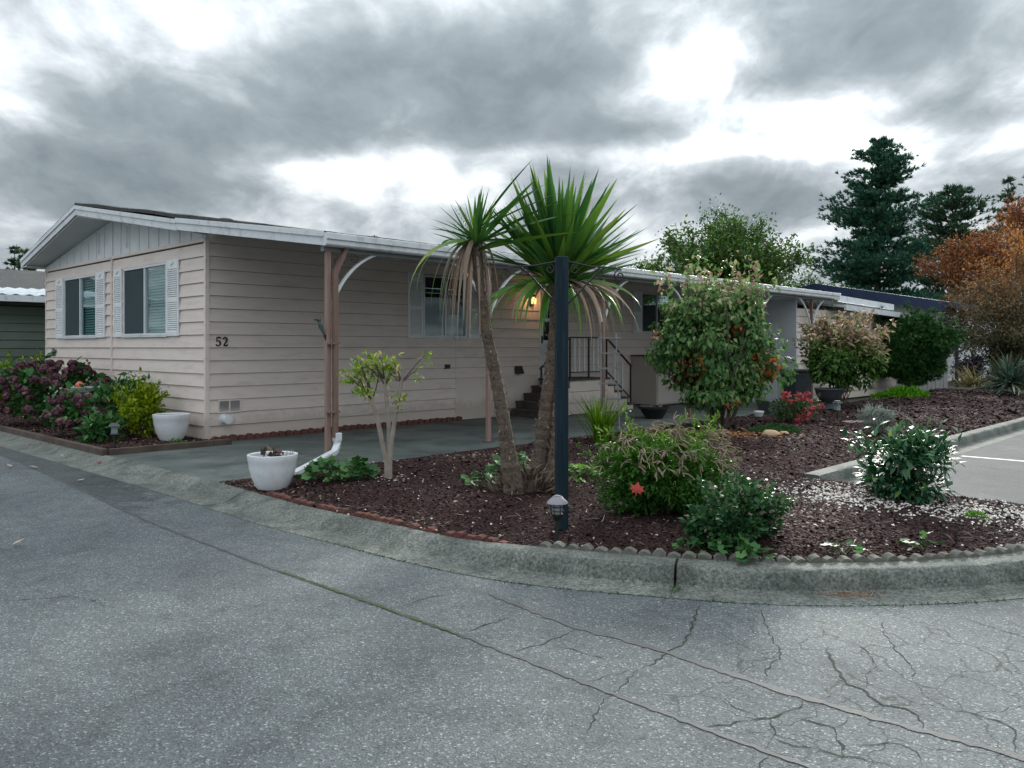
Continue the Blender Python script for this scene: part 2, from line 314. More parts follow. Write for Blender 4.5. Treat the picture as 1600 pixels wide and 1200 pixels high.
LM('lf_red', [(0, (.42, .05, .035)), (1, (.55, .10, .07))], .6, .25, val=1.0, sat=1.0)
LM('lf_paleleaf', [(0, (.42, .30, .25)), (1, (.62, .53, .45))], .7, .2, val=1.0, sat=1.0)

# ------------------------------------------------------------------ building helpers
class MB:
    def __init__(s): s.v = []; s.f = []
    def add(s, vs, fs):
        b = len(s.v); s.v += [tuple(x) for x in vs]; s.f += [tuple(i + b for i in f) for f in fs]; return s
    def box(s, x0, x1, y0, y1, z0, z1):
        return s.add([(x, y, z) for z in (z0, z1) for (x, y) in ((x0, y0), (x1, y0), (x1, y1), (x0, y1))],
                     [(3, 2, 1, 0), (4, 5, 6, 7), (0, 1, 5, 4), (1, 2, 6, 5), (2, 3, 7, 6), (3, 0, 4, 7)])
    def hexa(s, b, t):                                # two quads, matching corners
        return s.add(list(b) + list(t), [(3, 2, 1, 0), (4, 5, 6, 7), (0, 1, 5, 4), (1, 2, 6, 5), (2, 3, 7, 6), (3, 0, 4, 7)])
    def prism(s, pts, d):                             # polygon (3d pts) pushed along d
        n = len(pts); d = Vector(d); P = [Vector(p) for p in pts]
        return s.add(P + [p + d for p in P], [tuple(range(n))[::-1], tuple(range(n, 2 * n))] + [(i, (i + 1) % n, n + (i + 1) % n, n + i) for i in range(n)])
    def tube(s, pts, rad, n=6, cap=True):
        P = [Vector(p) for p in pts]; k = len(P)
        if not isinstance(rad, (list, tuple)): rad = [rad] * k
        vs = []; ref = None
        for i in range(k):
            d = (P[min(i + 1, k - 1)] - P[max(i - 1, 0)]).normalized()
            if ref is None: ref = Vector((1, 0, 0)) if abs(d.x) < .8 else Vector((0, 1, 0))
            a = (ref - d * ref.dot(d)).normalized(); b = d.cross(a); ref = a
            for j in range(n):
                an = 2 * math.pi * j / n
                vs.append(P[i] + (a * math.cos(an) + b * math.sin(an)) * rad[i])
        fs = [(i * n + j, i * n + (j + 1) % n, (i + 1) * n + (j + 1) % n, (i + 1) * n + j) for i in range(k - 1) for j in range(n)]
        if cap: fs += [tuple(range(n))[::-1], tuple(range((k - 1) * n, k * n))]
        return s.add(vs, fs)
    def bar(s, a, b, w, h, up=(0, 0, 1)):
        a, b = Vector(a), Vector(b); d = (b - a).normalized(); u = Vector(up)
        u = u if abs(d.dot(u)) < .98 else Vector((0, 1, 0)); x = d.cross(u).normalized() * w / 2; y = x.cross(d).normalized() * h / 2
        return s.hexa([a - x - y, a + x - y, a + x + y, a - x + y], [b - x - y, b + x - y, b + x + y, b - x + y])
    def lathe(s, prof, n=28, c=(0, 0, 0), close=False):
        vs = [(c[0] + r * math.cos(2 * math.pi * j / n), c[1] + r * math.sin(2 * math.pi * j / n), c[2] + z) for r, z in prof for j in range(n)]
        k = len(prof)
        fs = [(i * n + j, i * n + (j + 1) % n, (i + 1) * n + (j + 1) % n, (i + 1) * n + j) for i in range(k - 1) for j in range(n)]
        fs += [tuple(range(n))[::-1], tuple(range((k - 1) * n, k * n))]
        return s.add(vs, fs)
    def mesh(s, name, mat, smooth=False, recalc=True):
        me = bpy.data.meshes.new(name); me.from_pydata(s.v, [], s.f)
        if recalc:
            bm = bmesh.new(); bm.from_mesh(me); bmesh.ops.recalc_face_normals(bm, faces=bm.faces); bm.to_mesh(me); bm.free()
        me.materials.append(MATS[mat])
        if smooth:
            me.polygons.foreach_set('use_smooth', [True] * len(me.polygons))
            me.set_sharp_from_angle(angle=R(38))
        return me
    def build(s, name, mat, parent=None, smooth=False, bevel=0, loc=None, recalc=True):
        o = link(name, s.mesh(name, mat, smooth, recalc), parent, loc)
        if bevel:
            b = o.modifiers.new('bevel', 'BEVEL'); b.width = bevel; b.segments = 2; b.limit_method = 'ANGLE'
        return o
def link(name, data, parent=None, loc=None):
    o = bpy.data.objects.new(name, data); COL.objects.link(o)
    if parent is not None: o.parent = parent
    if loc is not None: o.location = loc
    return o
def tag(o, label=None, cat=None, group=None, kind=None):
    for k, x in (('label', label), ('category', cat), ('group', group), ('kind', kind)):
        if x: o[k] = x
    return o
def thing(name, label, cat, loc=(0, 0, 0), rz=0, group=None):
    o = link(name, None, None, loc); o.rotation_euler = (0, 0, rz); o.empty_display_size = .1
    return tag(o, label, cat, group)
def struct(o): return tag(o, kind='structure')
def box(name, mat, parent, *a, bevel=0): return MB().box(*a).build(name, mat, parent, bevel=bevel)

# leaves: many copies of a small template, one mesh, one tint each
def T_ovate(w=.5, fold=.07, droop=.10):
    return (np.array([(0, 0, 0), (-.5 * w, .42, fold), (0, .5, 0), (.5 * w, .42, fold), (0, 1, -droop)]), [(0, 2, 1), (0, 3, 2), (1, 2, 4), (2, 3, 4)])
def T_lobed(n=5, w=.55):                              # palmate, round leaf with scallops
    vs = [(0, .5, -.04)]; fs = []
    k = 2 * n
    for i in range(k + 1):
        a = -math.pi * .5 + R(20) + (2 * math.pi - R(40)) * i / k
        r = w * (1.0 if i % 2 else .76)
        vs.append((r * math.cos(a), .5 + r * math.sin(a), .05 if i % 2 else 0))
    fs = [(0, i, i + 1) for i in range(1, k + 1)]
    return (np.array(vs), fs)
def T_blade(w=.08, droop=.3, seg=5, tip=0.0):
    vs = []; fs = []
    for i in range(seg + 1):
        y = i / seg; ww = w * (0.55 + .45 * math.sin(min(1, y * 2.2) * math.pi / 2)) * (1 - max(0, (y - .35) / .65) ** 1.6) + tip
        z = -droop * y ** 2.2
        vs += [(-ww / 2, y, z + ww * .22), (ww / 2, y, z + ww * .22), (0, y, z)]
    for i in range(seg):
        a = 3 * i; b = a + 3
        fs += [(a, a + 2, b + 2, b), (a + 2, a + 1, b + 1, b + 2)]
    return (np.array(vs), fs)
def T_tuft(n=7, spread=.6, w=.07, seed=0):
    r = random.Random(seed); vs = []; fs = []
    for i in range(n):
        a = 2 * math.pi * i / n + r.uniform(-.3, .3); s = spread * r.uniform(.4, 1.1)
        d = Vector((math.cos(a) * s, 1, math.sin(a) * s)).normalized() * r.uniform(.7, 1.05)
        q = Vector((-math.sin(a), 0, math.cos(a))) * w
        b = len(vs); vs += [tuple(-q * .6), tuple(q * .6), tuple(d * .55 + q), tuple(d), tuple(d * .55 - q)]; fs += [(b, b + 1, b + 2, b + 3, b + 4)]
    return (np.array(vs), fs)
def T_chip():
    return (np.array([(-.5, -.25, 0), (.5, -.2, .03), (.35, .3, 0), (-.4, .25, .04), (0, 0, .22)]), [(0, 1, 4), (1, 2, 4), (2, 3, 4), (3, 0, 4)])
def T_stone():
    return (np.array([(-.5, -.3, 0), (.1, -.5, .05), (.5, -.05, 0), (.25, .45, .03), (-.35, .35, 0), (-.2, -.1, .38), (.2, .1, .34)]),
            [(0, 1, 5), (1, 6, 5), (1, 2, 6), (2, 3, 6), (3, 4, 5, 6), (4, 0, 5)])
def norm(a): return a / np.maximum(np.linalg.norm(a, axis=-1, keepdims=True), 1e-9)
def frames(D, N):
    D = norm(D); X = norm(np.cross(D, N)); Z = np.cross(X, D)
    return np.stack([X, D, Z], axis=2)
def leafmesh(name, mat, P, D, N, S, tint, tpl):
    tv, tf = tpl; n = len(P); k = len(tv)
    Fm = frames(np.asarray(D, float), np.asarray(N, float))
    V = np.einsum('nij,kj->nki', Fm, tv) * np.asarray(S)[:, None, None] + np.asarray(P)[:, None, :]
    me = bpy.data.meshes.new(name); me.vertices.add(n * k); me.vertices.foreach_set('co', V.astype(np.float32).ravel())
    lens = np.array([len(f) for f in tf]); flat = np.concatenate([np.array(f) for f in tf]); nl = len(flat)
    loops = (flat[None, :] + (np.arange(n) * k)[:, None]).ravel()
    me.loops.add(n * nl); me.loops.foreach_set('vertex_index', loops.astype(np.int32))
    st = np.concatenate([[0], np.cumsum(lens)[:-1]]); starts = (st[None, :] + (np.arange(n) * nl)[:, None]).ravel()
    me.polygons.add(n * len(tf)); me.polygons.foreach_set('loop_start', starts.astype(np.int32)); 
    me.update(calc_edges=True); me.validate()
    at = me.attributes.new('tint', 'FLOAT', 'POINT'); at.data.foreach_set('value', np.repeat(np.asarray(tint), k).astype(np.float32))
    me.materials.append(MATS[mat]); return me
def leaves(name, mat, parent, P, D, N, S, tint, tpl, stuff=True):
    o = link(name, leafmesh(name, mat, P, D, N, S, tint, tpl), parent)
    if stuff: o['kind'] = 'stuff'
    return o
def single_leaves(name, mat, parent, P, D, N, S, tint, tpl, nv=10):
    """each leaf an object of its own; mesh data shared by tint"""
    var = [leafmesh(name, mat, np.zeros((1, 3)), [(0, 1, 0)], [(0, 0, 1)], [1.0], [(i + .5) / nv], tpl) for i in range(nv)]
    Fm = frames(np.asarray(D, float), np.asarray(N, float))
    for p, f, s, ti in zip(P, Fm, S, tint):
        o = bpy.data.objects.new(name, var[min(nv - 1, max(0, int(ti * nv)))]); COL.objects.link(o); o.parent = parent
        m = Matrix(((f[0][0], f[0][1], f[0][2], 0), (f[1][0], f[1][1], f[1][2], 0), (f[2][0], f[2][1], f[2][2], 0), (0, 0, 0, 1)))
        o.matrix_local = Matrix.Translation(Vector(p)) @ m @ Matrix.Scale(float(s), 4)
def rnd_unit(rng, n): return norm(rng.normal(size=(n, 3)))
def lobed_points(rng, n, c, rad, nl, lr, zmin=.02, shell=.55):
    """leaf places on the skins of many uneven lumps that fill an ellipsoid"""
    c = np.array(c); rad = np.array(rad)
    L = rnd_unit(rng, nl) * (rng.uniform(.25, 1, (nl, 1)) ** .5) * .78
    lo = c + L * rad; r = lr * rng.uniform(.6, 1.25, nl)
    i = rng.integers(0, nl, n); d = rnd_unit(rng, n)
    P = lo[i] + d * (r[i] * rng.uniform(shell, 1.05, n))[:, None] * (rad / rad.max())
    k = P[:, 2] > zmin
    return P[k], norm(norm((P[k] - c) / rad) * .8 + d[k] * .7), i[k]
def arc(rng, a, b, sag, n=6, wob=.0):
    a, b = np.array(a, float), np.array(b, float); t = np.linspace(0, 1, n)[:, None]
    p = a + (b - a) * t; p[:, 2] += sag * np.sin(np.pi * t[:, 0])
    if wob: p[1:-1] += rng.normal(size=(n - 2, 3)) * wob
    return [tuple(x) for x in p]

# ================================================================== SETTING
def sheet(name, mat, pts, z):
    return struct(MB().add([(p[0], p[1], z) for p in pts], [tuple(range(len(pts)))]).build(name, mat))
sheet('ground', 'ground', [(-900, -200), (900, -200), (900, 1500), (-900, 1500)], -.16)
road = sheet('road', 'asphalt', [W(-45, -90), W(60, -90), W(60, 40), W(-45, 40)], -.10)
sheet('yard', 'yard', [W(-1.72, -60), W(60, -60), W(60, 3.9), W(-1.72, 3.9)], -.02)
# kerb path: outer edge of the gutter pan in (u, v)
KP = [(-2.16, -60), (-2.16, -20), (-2.16, -4), (-2.16, 2), (-2.18, 4), (-2.24, 5.6), (-2.19, 6.6), (-2.16, 7.35), (-2.10, 7.95), (-1.99, 8.45), (-1.83, 8.86), (-1.64, 9.23), (-1.41, 9.66), (-1.10, 10.09), (-.57, 10.60), (-.05, 10.98), (.5, 11.25), (1.2, 11.45), (2.0, 11.5), (2.8, 11.45), (3.2, 11.42)]
KP2 = [(3.02, 8.67), (3.9, 8.66), (7, 8.66), (30, 8.66), (60, 8.66)]
def catmull(P, step):
    out = []
    for i in range(len(P) - 1):
        p0, p1, p2, p3 = (Vector(P[max(i - 1, 0)]), Vector(P[i]), Vector(P[i + 1]), Vector(P[min(i + 2, len(P) - 1)]))
        d = (p2 - p1).length; n = max(1, int(d / step))
        m1 = (p2 - p0) / max((p2 - p0).length, 1e-6) * d; m2 = (p3 - p1) / max((p3 - p1).length, 1e-6) * d
        for k in range(n):
            t = k / n; out.append((2 * t ** 3 - 3 * t * t + 1) * p1 + (t ** 3 - 2 * t * t + t) * m1 + (-2 * t ** 3 + 3 * t * t) * p2 + (t ** 3 - t * t) * m2)
    out.append(Vector(P[-1])); return out
def kerb_run(KP):
    KC = catmull(KP, .09); KN = []
    for i in range(len(KC)):
        d = (KC[min(i + 1, len(KC) - 1)] - KC[max(i - 1, 0)]).normalized(); KN.append(Vector((d.y, -d.x)))   # inward, to the bed side
    return KC, KN
def sm(a, b, x): x = min(1, max(0, (x - a) / (b - a))); return x * x * (3 - 2 * x)
ROLL = [(0, -.097), (.10, -.095), (.20, -.088), (.27, -.068), (.33, -.040), (.38, -.016), (.42, -.002), (.47, .002), (.48, -.12)]
FULL = [(0, -.097), (.12, -.095), (.215, -.092), (.240, -.078), (.262, .012), (.285, .036), (.33, .042), (.45, .044), (.46, -.12)]
def build_kerb(KC, KN):
    cuts = [0]; acc = 0; np_ = len(ROLL); rk = random.Random(8)
    for i in range(1, len(KC)):
        acc += (KC[i] - KC[i - 1]).length; v, u = KC[i].y, KC[i].x
        if (abs(v - 9.37) < .05 and u < 0 and i - cuts[-1] > 8) or (acc > 3.05 and not (5.0 < v < 10.3 and u < 0) and u < 4) or acc > 12: cuts.append(i); acc = 0
    cuts.append(len(KC) - 1)
    for a, b in zip(cuts[:-1], cuts[1:]):
        if b - a < 1: continue
        mb = MB(); idx = list(range(a, b + 1))
        for q, i in enumerate(idx):
            c = KC[i].copy(); k = sm(7.5, 8.6, c.y) if c.x < 2.5 else 1.0
            if q == 0 and a: c += (KC[i + 1] - KC[i]).normalized() * .009
            if q == len(idx) - 1: c -= (KC[i] - KC[i - 1]).normalized() * .009
            for (d0, z0), (d1, z1) in zip(ROLL, FULL):
                d = d0 * (1 - k) + d1 * k; z = z0 * (1 - k) + z1 * k
                p = c + KN[i] * (d + rk.uniform(-.002, .002)); mb.v.append(tuple(W(p.x, p.y, z + rk.uniform(-.0012, .0012))))
        n = len(idx)
        for q in range(n - 1):
            for j in range(np_ - 1): mb.f.append((q * np_ + j, q * np_ + j + 1, (q + 1) * np_ + j + 1, (q + 1) * np_ + j))
        mb.f.append(tuple(range(np_))); mb.f.append(tuple(range((n - 1) * np_, n * np_))[::-1])
        struct(mb.build('kerb', 'kerb', smooth=True))
KC, KN = kerb_run(KP); build_kerb(KC, KN)
build_kerb(*kerb_run(KP2))
KB = [KC[i] + KN[i] * .455 for i in range(len(KC))]   # back edge, where beds begin
# darker resurfaced strip between the long seam and the gutter, road seams and cracks (children of the road)
def ribbon(mb, pts, w, z, jit=0.0, wv=0.0, rng=random.Random(3)):
    P = catmull(pts, .035); n = len(P); vs = []
    for i in range(n):
        d = (P[min(i + 1, n - 1)] - P[max(i - 1, 0)]).normalized(); q = Vector((-d.y, d.x))
        c = P[i] + q * rng.uniform(-jit, jit)
        e = min(1, (i + .4) / 4, (n - i - .6) / 4)
        ww = w * (1 + rng.uniform(-wv, wv)) * max(.15, e) / 2
        a, b = c + q * ww, c - q * ww; vs += [(a.x, a.y, z), (b.x, b.y, z)]
    mb.add(vs, [(2 * i, 2 * i + 1, 2 * i + 3, 2 * i + 2) for i in range(n - 1)])
S1 = [(-14.5, 19.0), (-9.2, 13.7), (-6.01, 10.4), (-3.33, 7.42), (-1.66, 5.75), (-.77, 4.91), (-.25, 4.41), (.56, 3.58), (1.1, 3.05), (2.2, 2.0), (4, .3)]
S2 = [(-.15, 5.18), (-.02, 5.03), (.36, 4.56), (.67, 4.31), (1.31, 3.64), (1.94, 3.11), (3.0, 2.2), (4.2, 1.1)]
edge = [W(c.x, c.y).xy for c in KC if -20 < c.y < 7.9 and c.x < 0]
seam = [p for p in catmull(S1, .1) if p.y > 4.75]
mb = MB(); nn = 160
def along(L, t):
    k = t * (len(L) - 1); i = min(int(k), len(L) - 2); return L[i] * (1 - (k - i)) + L[i + 1] * (k - i)
a_ = [along(seam, i / nn) for i in range(nn + 1)]
e0 = min(range(len(edge)), key=lambda i: (edge[i] - seam[0]).length); edge = edge[e0:]
b_ = [along(edge, i / nn) for i in range(nn + 1)]
mb.add([(p.x, p.y, -.0985) for p in a_] + [(p.x, p.y, -.0985) for p in b_], [(i, i + 1, nn + 2 + i, nn + 1 + i) for i in range(nn)])
o = tag(mb.build('resurfaced_strip', 'asphalt_patch', road), label='darker smooth strip of asphalt beside the gutter')
at = o.data.attributes.new('wear', 'FLOAT', 'POINT'); at.data.foreach_set('value', [sm(.62, .97, i / nn) for i in range(nn + 1)] * 2)
for S, w in ((S1, .026), (S2, .040)):
    mb = MB(); ribbon(mb, S, w, -.0968, .006, .45); mb.build('tar_seam', 'tar', road)
mb = MB(); ribbon(mb, [p for p in S1[4:7]], .020, -.0955, .008, .8); mb.build('moss_line', 'moss', road)
CR = [[(0.79, 3.36), (0.93, 3.4), (1.09, 3.46), (1.19, 3.51), (1.29, 3.61)], [(1.09, 3.46), (1.06, 3.32), (1.03, 3.24), (0.97, 3.16)], [(0.92, 3.37), (1.0, 3.3), (1.07, 3.23), (1.19, 3.19), (1.26, 3.13), (1.35, 3.09), (1.46, 3.04)], [(1.17, 3.47), (1.27, 3.4), (1.32, 3.36), (1.3, 3.26), (1.28, 3.16), (1.2, 3.08)], [(1.32, 3.36), (1.42, 3.45), (1.47, 3.48)], [(1.3, 3.22), (1.43, 3.22), (1.52, 3.21), (1.56, 3.16), (1.53, 3.05)], [(1.64, 4.28), (1.59, 4.08), (1.57, 3.93), (1.56, 3.8), (1.6, 3.74), (1.6, 3.63), (1.62, 3.57), (1.69, 3.53), (1.72, 3.47), (1.68, 3.36)], [(1.79, 4.36), (1.82, 4.24), (1.81, 4.11), (1.77, 3.99), (1.69, 3.9), (1.63, 3.74)], [(1.5, 4.95), (1.43, 4.65), (1.39, 4.35), (1.35, 4.14), (1.25, 3.99), (1.18, 3.82)], [(1.15, 5.02), (1.03, 4.65), (0.91, 4.33), (0.81, 4.21), (0.7, 4.05), (0.62, 3.99)], [(2.12, 4.69), (2.02, 4.42), (1.98, 4.21), (1.96, 4.02), (1.88, 3.82)], [(1.89, 3.53), (1.98, 3.49), (2.02, 3.42), (2.05, 3.39), (2.02, 3.3), (1.93, 3.14)], [(2.39, 4.05), (2.39, 3.9), (2.33, 3.74)], [(0.9, 3.67), (0.95, 3.67), (1.05, 3.76), (1.1, 3.8)], [(0.95, 3.66), (0.97, 3.56), (1.02, 3.49), (1.05, 3.43)], [(1.55, 3.8), (1.47, 3.71), (1.39, 3.63)], [(1.62, 3.57), (1.56, 3.49)], [(-0.25, 4.41), (-0.21, 4.54), (-0.09, 4.66), (0.02, 4.74), (0.09, 4.8)], [(0.0, 4.2), (0.07, 4.26), (0.17, 4.32), (0.25, 4.41), (0.35, 4.52)], [(0.34, 3.82), (0.44, 3.88), (0.55, 3.95), (0.63, 4.01)], [(-0.65, 4.89), (-0.57, 5.05), (-0.46, 5.15), (-0.33, 5.23)], [(0.22, 4.32), (0.34, 4.2), (0.46, 4.1), (0.53, 3.98)], [(-3.14, 5.03), (-2.95, 5.08), (-2.78, 5.13), (-2.6, 5.05), (-2.37, 4.89)],
      [(1.88, 3.82), (1.86, 3.66), (1.89, 3.53)], [(2.6, 4.7), (2.75, 4.4), (2.7, 4.15), (2.39, 4.05)], [(.62, 3.99), (.52, 3.8), (.4, 3.6), (.3, 3.3)], [(1.02, 3.16), (.9, 3.0), (.95, 2.8)]]
crng = random.Random(5)
for i, l in enumerate(CR):
    mb = MB(); ribbon(mb, l, .0085 if i in (0, 6, 3, 9, 11, 17, 18) else .005, -.0976 - i * .00003, .012, .8, crng); mb.build('crack', 'crack', road)
mb = MB()
a, b = W(7.03, 8.75), W(7.03, 13.5); d = (b - a).normalized(); q = Vector((-d.y, d.x, 0)) * .05
mb.add([(p.x, p.y, -.0945) for p in (a - q, a + q, b + q, b - q)], [(0, 1, 2, 3)]); mb.build('parking_line', 'line_paint', road)
pl = [W(2.7, 8.3), W(40, 8.3), W(40, 11.6), W(2.7, 11.6)]
mb = MB().add([(p.x, p.y, -.0982) for p in pl], [(0, 1, 2, 3)]); mb.build('parking_bay', 'asphalt_lot', road)

# driveway slabs
def slab(u0, u1, v0, v1):
    mb = MB(); P = [W(u0, v0), W(u1, v0), W(u1, v1), W(u0, v1)]
    mb.hexa([(p.x, p.y, -.14) for p in P], [(p.x, p.y, .0) for p in P]); return mb
for (u0, u1) in ((-1.70, 3.05), (3.062, 7.9), (7.912, 14.2)):
    struct(slab(u0, u1, -.05 if u0 > 0 else .58, 3.75).build('driveway', 'driveway', bevel=.006))
struct(slab(-.35, 3.05, -.05, .575).build('driveway', 'driveway', bevel=.006))

# planting beds: mounded sheet following the kerb
kb = [(p.x, p.y) for p in KB if p.y > 3.6 and p.x < 2.0]
kv = np.array([p[1] for p in kb]); ku = np.array([p[0] for p in kb]); o_ = np.argsort(kv); kv, ku = kv[o_], ku[o_]
def umin(v): return float(np.interp(v, kv, ku))
VTOP = 10.98
UPK = 3.08                                            # the bed ends here beside the parking bay
def bed_h(u, v):
    dk = min(u - umin(v), (v - 3.75) if u < 22 else 9, VTOP - v)
    dp = math.hypot(max(0, UPK - u), max(0, 8.2 - v))
    low = sm(8.05, 8.5, v)
    z = -.005 + .10 * sm(-.05, .9, min(dk, dp + .05))
    z -= low * .10 * (1 - sm(-.02, .75, dp))
    return z + .016 * math.sin(u * 2.1 + v * 1.3) * math.sin(v * 2.9 - u) * sm(0, .5, min(dk, dp))
def bed_mesh(v0, v1, u1, step):
    mb = MB(); nv = int((v1 - v0) / step); rows = []
    for j in range(nv + 1):
        v = v0 + (v1 - v0) * j / nv; a = umin(v); n = 150
        for i in range(n + 1):
            t = i / n; u = a + (u1 - a) * (t ** 1.5 if u1 > 5 else t)
            mb.v.append(tuple(W(u, v, bed_h(u, v))))
    for j in range(nv):
        for i in range(n): mb.f.append((j * (n + 1) + i, j * (n + 1) + i + 1, (j + 1) * (n + 1) + i + 1, (j + 1) * (n + 1) + i))
    return mb
struct(bed_mesh(3.76, 8.21, 24, .08).build('planting_bed', 'soil', smooth=True))
struct(bed_mesh(8.205, VTOP, UPK, .06).build('planting_bed', 'soil', smooth=True))
P = [W(-1.66, -14), W(-.0, -14), W(-.0, .54), W(-1.66, .54)]
struct(MB().hexa([(p.x, p.y, -.1) for p in P], [(p.x, p.y, .035) for p in P]).build('flower_bed', 'soil'))

def camdist(p): return math.hypot(p[0], p[1])
def scatter(rng, n, test):
    out = []
    while len(out) < n:
        p = test(rng)
        if p is not None: out.append(p)
    return np.array(out)
def bedpt(rng, far=25):
    v = rng.uniform(3.8, VTOP - .05); u = umin(v) + .02 + rng.uniform(0, 1) ** 1.6 * (far if v < 8.15 else 4.4)
    if v > 8.15 and u > UPK - .04 - .1 * math.sin(v * 9) ** 2: return None
    return (*W(u, v, bed_h(u, v)).xy, bed_h(u, v))
rng = np.random.default_rng(11)
n = 105000; P = scatter(rng, n, bedpt); dist = np.hypot(P[:, 0], P[:, 1])
S = rng.uniform(.018, .05, n) * np.clip(dist / 9, .75, 2.6)
leaves('bark_mulch', 'lf_mulch', None, P, np.c_[rng.normal(size=(n, 2)), rng.normal(size=n) * .35], np.c_[rng.normal(size=(n, 2)) * .45, np.ones(n)], S * np.where(rng.uniform(size=n) < .08, 1.7, 1), np.clip(rng.uniform(0, 1, n) ** 1.25 * (.78 + .34 * np.sin(P[:, 0] * 1.9 + np.sin(P[:, 1] * 2.3)) * np.sin(P[:, 1] * 1.6 + .7)), 0, .999), T_chip())
bpy.data.objects['bark_mulch']['label'] = 'dark red brown bark mulch covering the planting bed'; bpy.data.objects['bark_mulch']['category'] = 'mulch'
n = 9000
def fb(rng):
    u, v = rng.uniform(-1.6, -.02), rng.uniform(-9, .5); return (*W(u, v).xy, .036)
P = scatter(rng, n, fb)
tag(leaves('bark_mulch', 'lf_mulch', None, P, np.c_[rng.normal(size=(n, 2)), rng.normal(size=n) * .3], np.c_[rng.normal(size=(n, 2)) * .4, np.ones(n)], rng.uniform(.03, .07, n), rng.uniform(0, 1, n) ** .8, T_chip()), 'bark mulch in the bed below the front windows', 'mulch')
# pale gravel round the glossy shrub, and strays
def gravel(rng):
    if rng.uniform() < .22:
        p = bedpt(rng, 12)
        return p
    if rng.uniform() < .5: x, y = rng.normal(3.02, .24), rng.normal(7.55, .38)
    else: x, y = rng.normal(4.0, .42), rng.normal(6.85, .26)
    q = Vector((x - CX, y - CY)); u, v = q.x * UX + q.y * UY, q.x * UY - q.y * UX
    if v > VTOP - .1 or u > UPK - .03 or v < 8 or u < umin(v) + .1: return None
    return (*W(u, v, bed_h(u, v)).xy, bed_h(u, v) + .008)
n = 1700; P = scatter(rng, n, gravel)
tag(leaves('white_gravel', 'lf_gravel', None, P, np.c_[rng.normal(size=(n, 2)), rng.normal(size=n) * .2], np.c_[rng.normal(size=(n, 2)) * .3, np.ones(n)], rng.uniform(.012, .030, n), rng.uniform(0, 1, n), T_stone()), 'white stone chippings strewn over the mulch round the glossy shrub', 'gravel')
# straw and dry stalks on the mulch
n = 700; P = scatter(rng, n, lambda r: bedpt(r, 10)); P[:, 2] += .012
tag(leaves('dry_stalks', 'lf_straw', None, P, np.c_[rng.normal(size=(n, 2)), rng.normal(size=n) * .12], np.c_[np.zeros((n, 2)), np.ones(n)], rng.uniform(.05, .15, n), rng.uniform(0, 1, n), T_blade(.07, .15, 2)), 'thin dry stalks lying on the mulch', 'debris')

n = 260; P = scatter(rng, n, lambda r: bedpt(r, 12)); P[:, 2] += .02
tag(leaves('leaf_scraps', 'lf_paleleaf', None, P, rng.normal(size=(n, 3)) * (1, 1, .25), np.c_[rng.normal(size=(n, 2)) * .4, np.ones(n)], rng.uniform(.02, .055, n), rng.uniform(0, .8, n), T_ovate(.5)), 'scraps of dry leaf scattered on the mulch bed', 'debris')
# ================================================================== THE HOUSE
HZ = .2036; Z0 = .035
H = thing('mobile_home', 'long beige lap-sided mobile home with low gable, white shutters and attached carport, number 52', 'house', (CX, CY, 0), HROT)
FRONT = lambda a, o, z: (-o, -a, z)                   # front face: a = v, o = outwards
SIDE = lambda a, o, z: (a, -o, z)                     # long face under the carport: a = u
def mbox(mb, Tm, a0, a1, o0, o1, z0, z1):
    c = [Tm(a, o, z) for z in (z0, z1) for (a, o) in ((a0, o0), (a1, o0), (a1, o1), (a0, o1))]
    return mb.hexa(c[:4], c[4:])
def boards(parent, Tm, a0, a1, z0, rows, openings, mat, pitch=HZ, lo=.030, hi=.003, breaks=()):
    for k in range(rows):
        b0 = z0 + k * pitch; b1 = b0 + pitch - .006  # gap bares the dark core, strengthening the shadow line at each lap
        segs = [(a0, a1, b0, b1)]
        for br in breaks:
            segs = [s2 for s in segs for s2 in ([s] if not (s[0] < br < s[1]) else [(s[0], br - .002, s[2], s[3]), (br + .002, s[1], s[2], s[3])])]
        for (p0, p1, q0, q1) in openings:
            out = []
            for (s0, s1, y0, y1) in segs:
                if p1 <= s0 or p0 >= s1 or q1 <= y0 or q0 >= y1: out.append((s0, s1, y0, y1)); continue
                if p0 > s0: out.append((s0, p0, y0, y1))
                if p1 < s1: out.append((p1, s1, y0, y1))
                if q0 > y0 + .01: out.append((max(s0, p0), min(s1, p1), y0, q0))
                if q1 < y1 - .01: out.append((max(s0, p0), min(s1, p1), q1, y1))
            segs = out
        for (s0, s1, y0, y1) in segs:
            t0 = lo + (hi - lo) * (y0 - b0) / pitch; t1 = lo + (hi - lo) * (y1 - b0) / pitch
            mb = MB(); mb.hexa([Tm(s0, t0, y0), Tm(s1, t0, y0), Tm(s1, -.012, y0), Tm(s0, -.012, y0)], [Tm(s0, t1, y1), Tm(s1, t1, y1), Tm(s1, -.012, y1), Tm(s0, -.012, y1)])
            mb.build('siding_board', mat, parent)
def cells(a0, a1, z0, z1, ops):
    xs = sorted({a0, a1, *[o[0] for o in ops], *[o[1] for o in ops]}); zs = sorted({z0, z1, *[o[2] for o in ops], *[o[3] for o in ops]})
    for i in range(len(xs) - 1):
        for j in range(len(zs) - 1):
            cx, cz = (xs[i] + xs[i + 1]) / 2, (zs[j] + zs[j + 1]) / 2
            if not any(o[0] < cx < o[1] and o[2] < cz < o[3] for o in ops): yield xs[i], xs[i + 1], zs[j], zs[j + 1]
FW = [(-3.19, -1.37, 1.67, 2.88), (-6.30, -4.52, 1.67, 2.88)]
SW = [(4.35, 5.50, 1.66, 2.87), (11.66, 13.1, 1.85, 2.88), (7.72, 8.68, .80, 2.80)]
HW, HL = 7.5, 21.5
boards(H, FRONT, -HW, -.012, Z0, 15, FW, 'siding', breaks=(-3.75,))
boards(H, SIDE, .012, 5.2, Z0, 15, SW, 'siding')
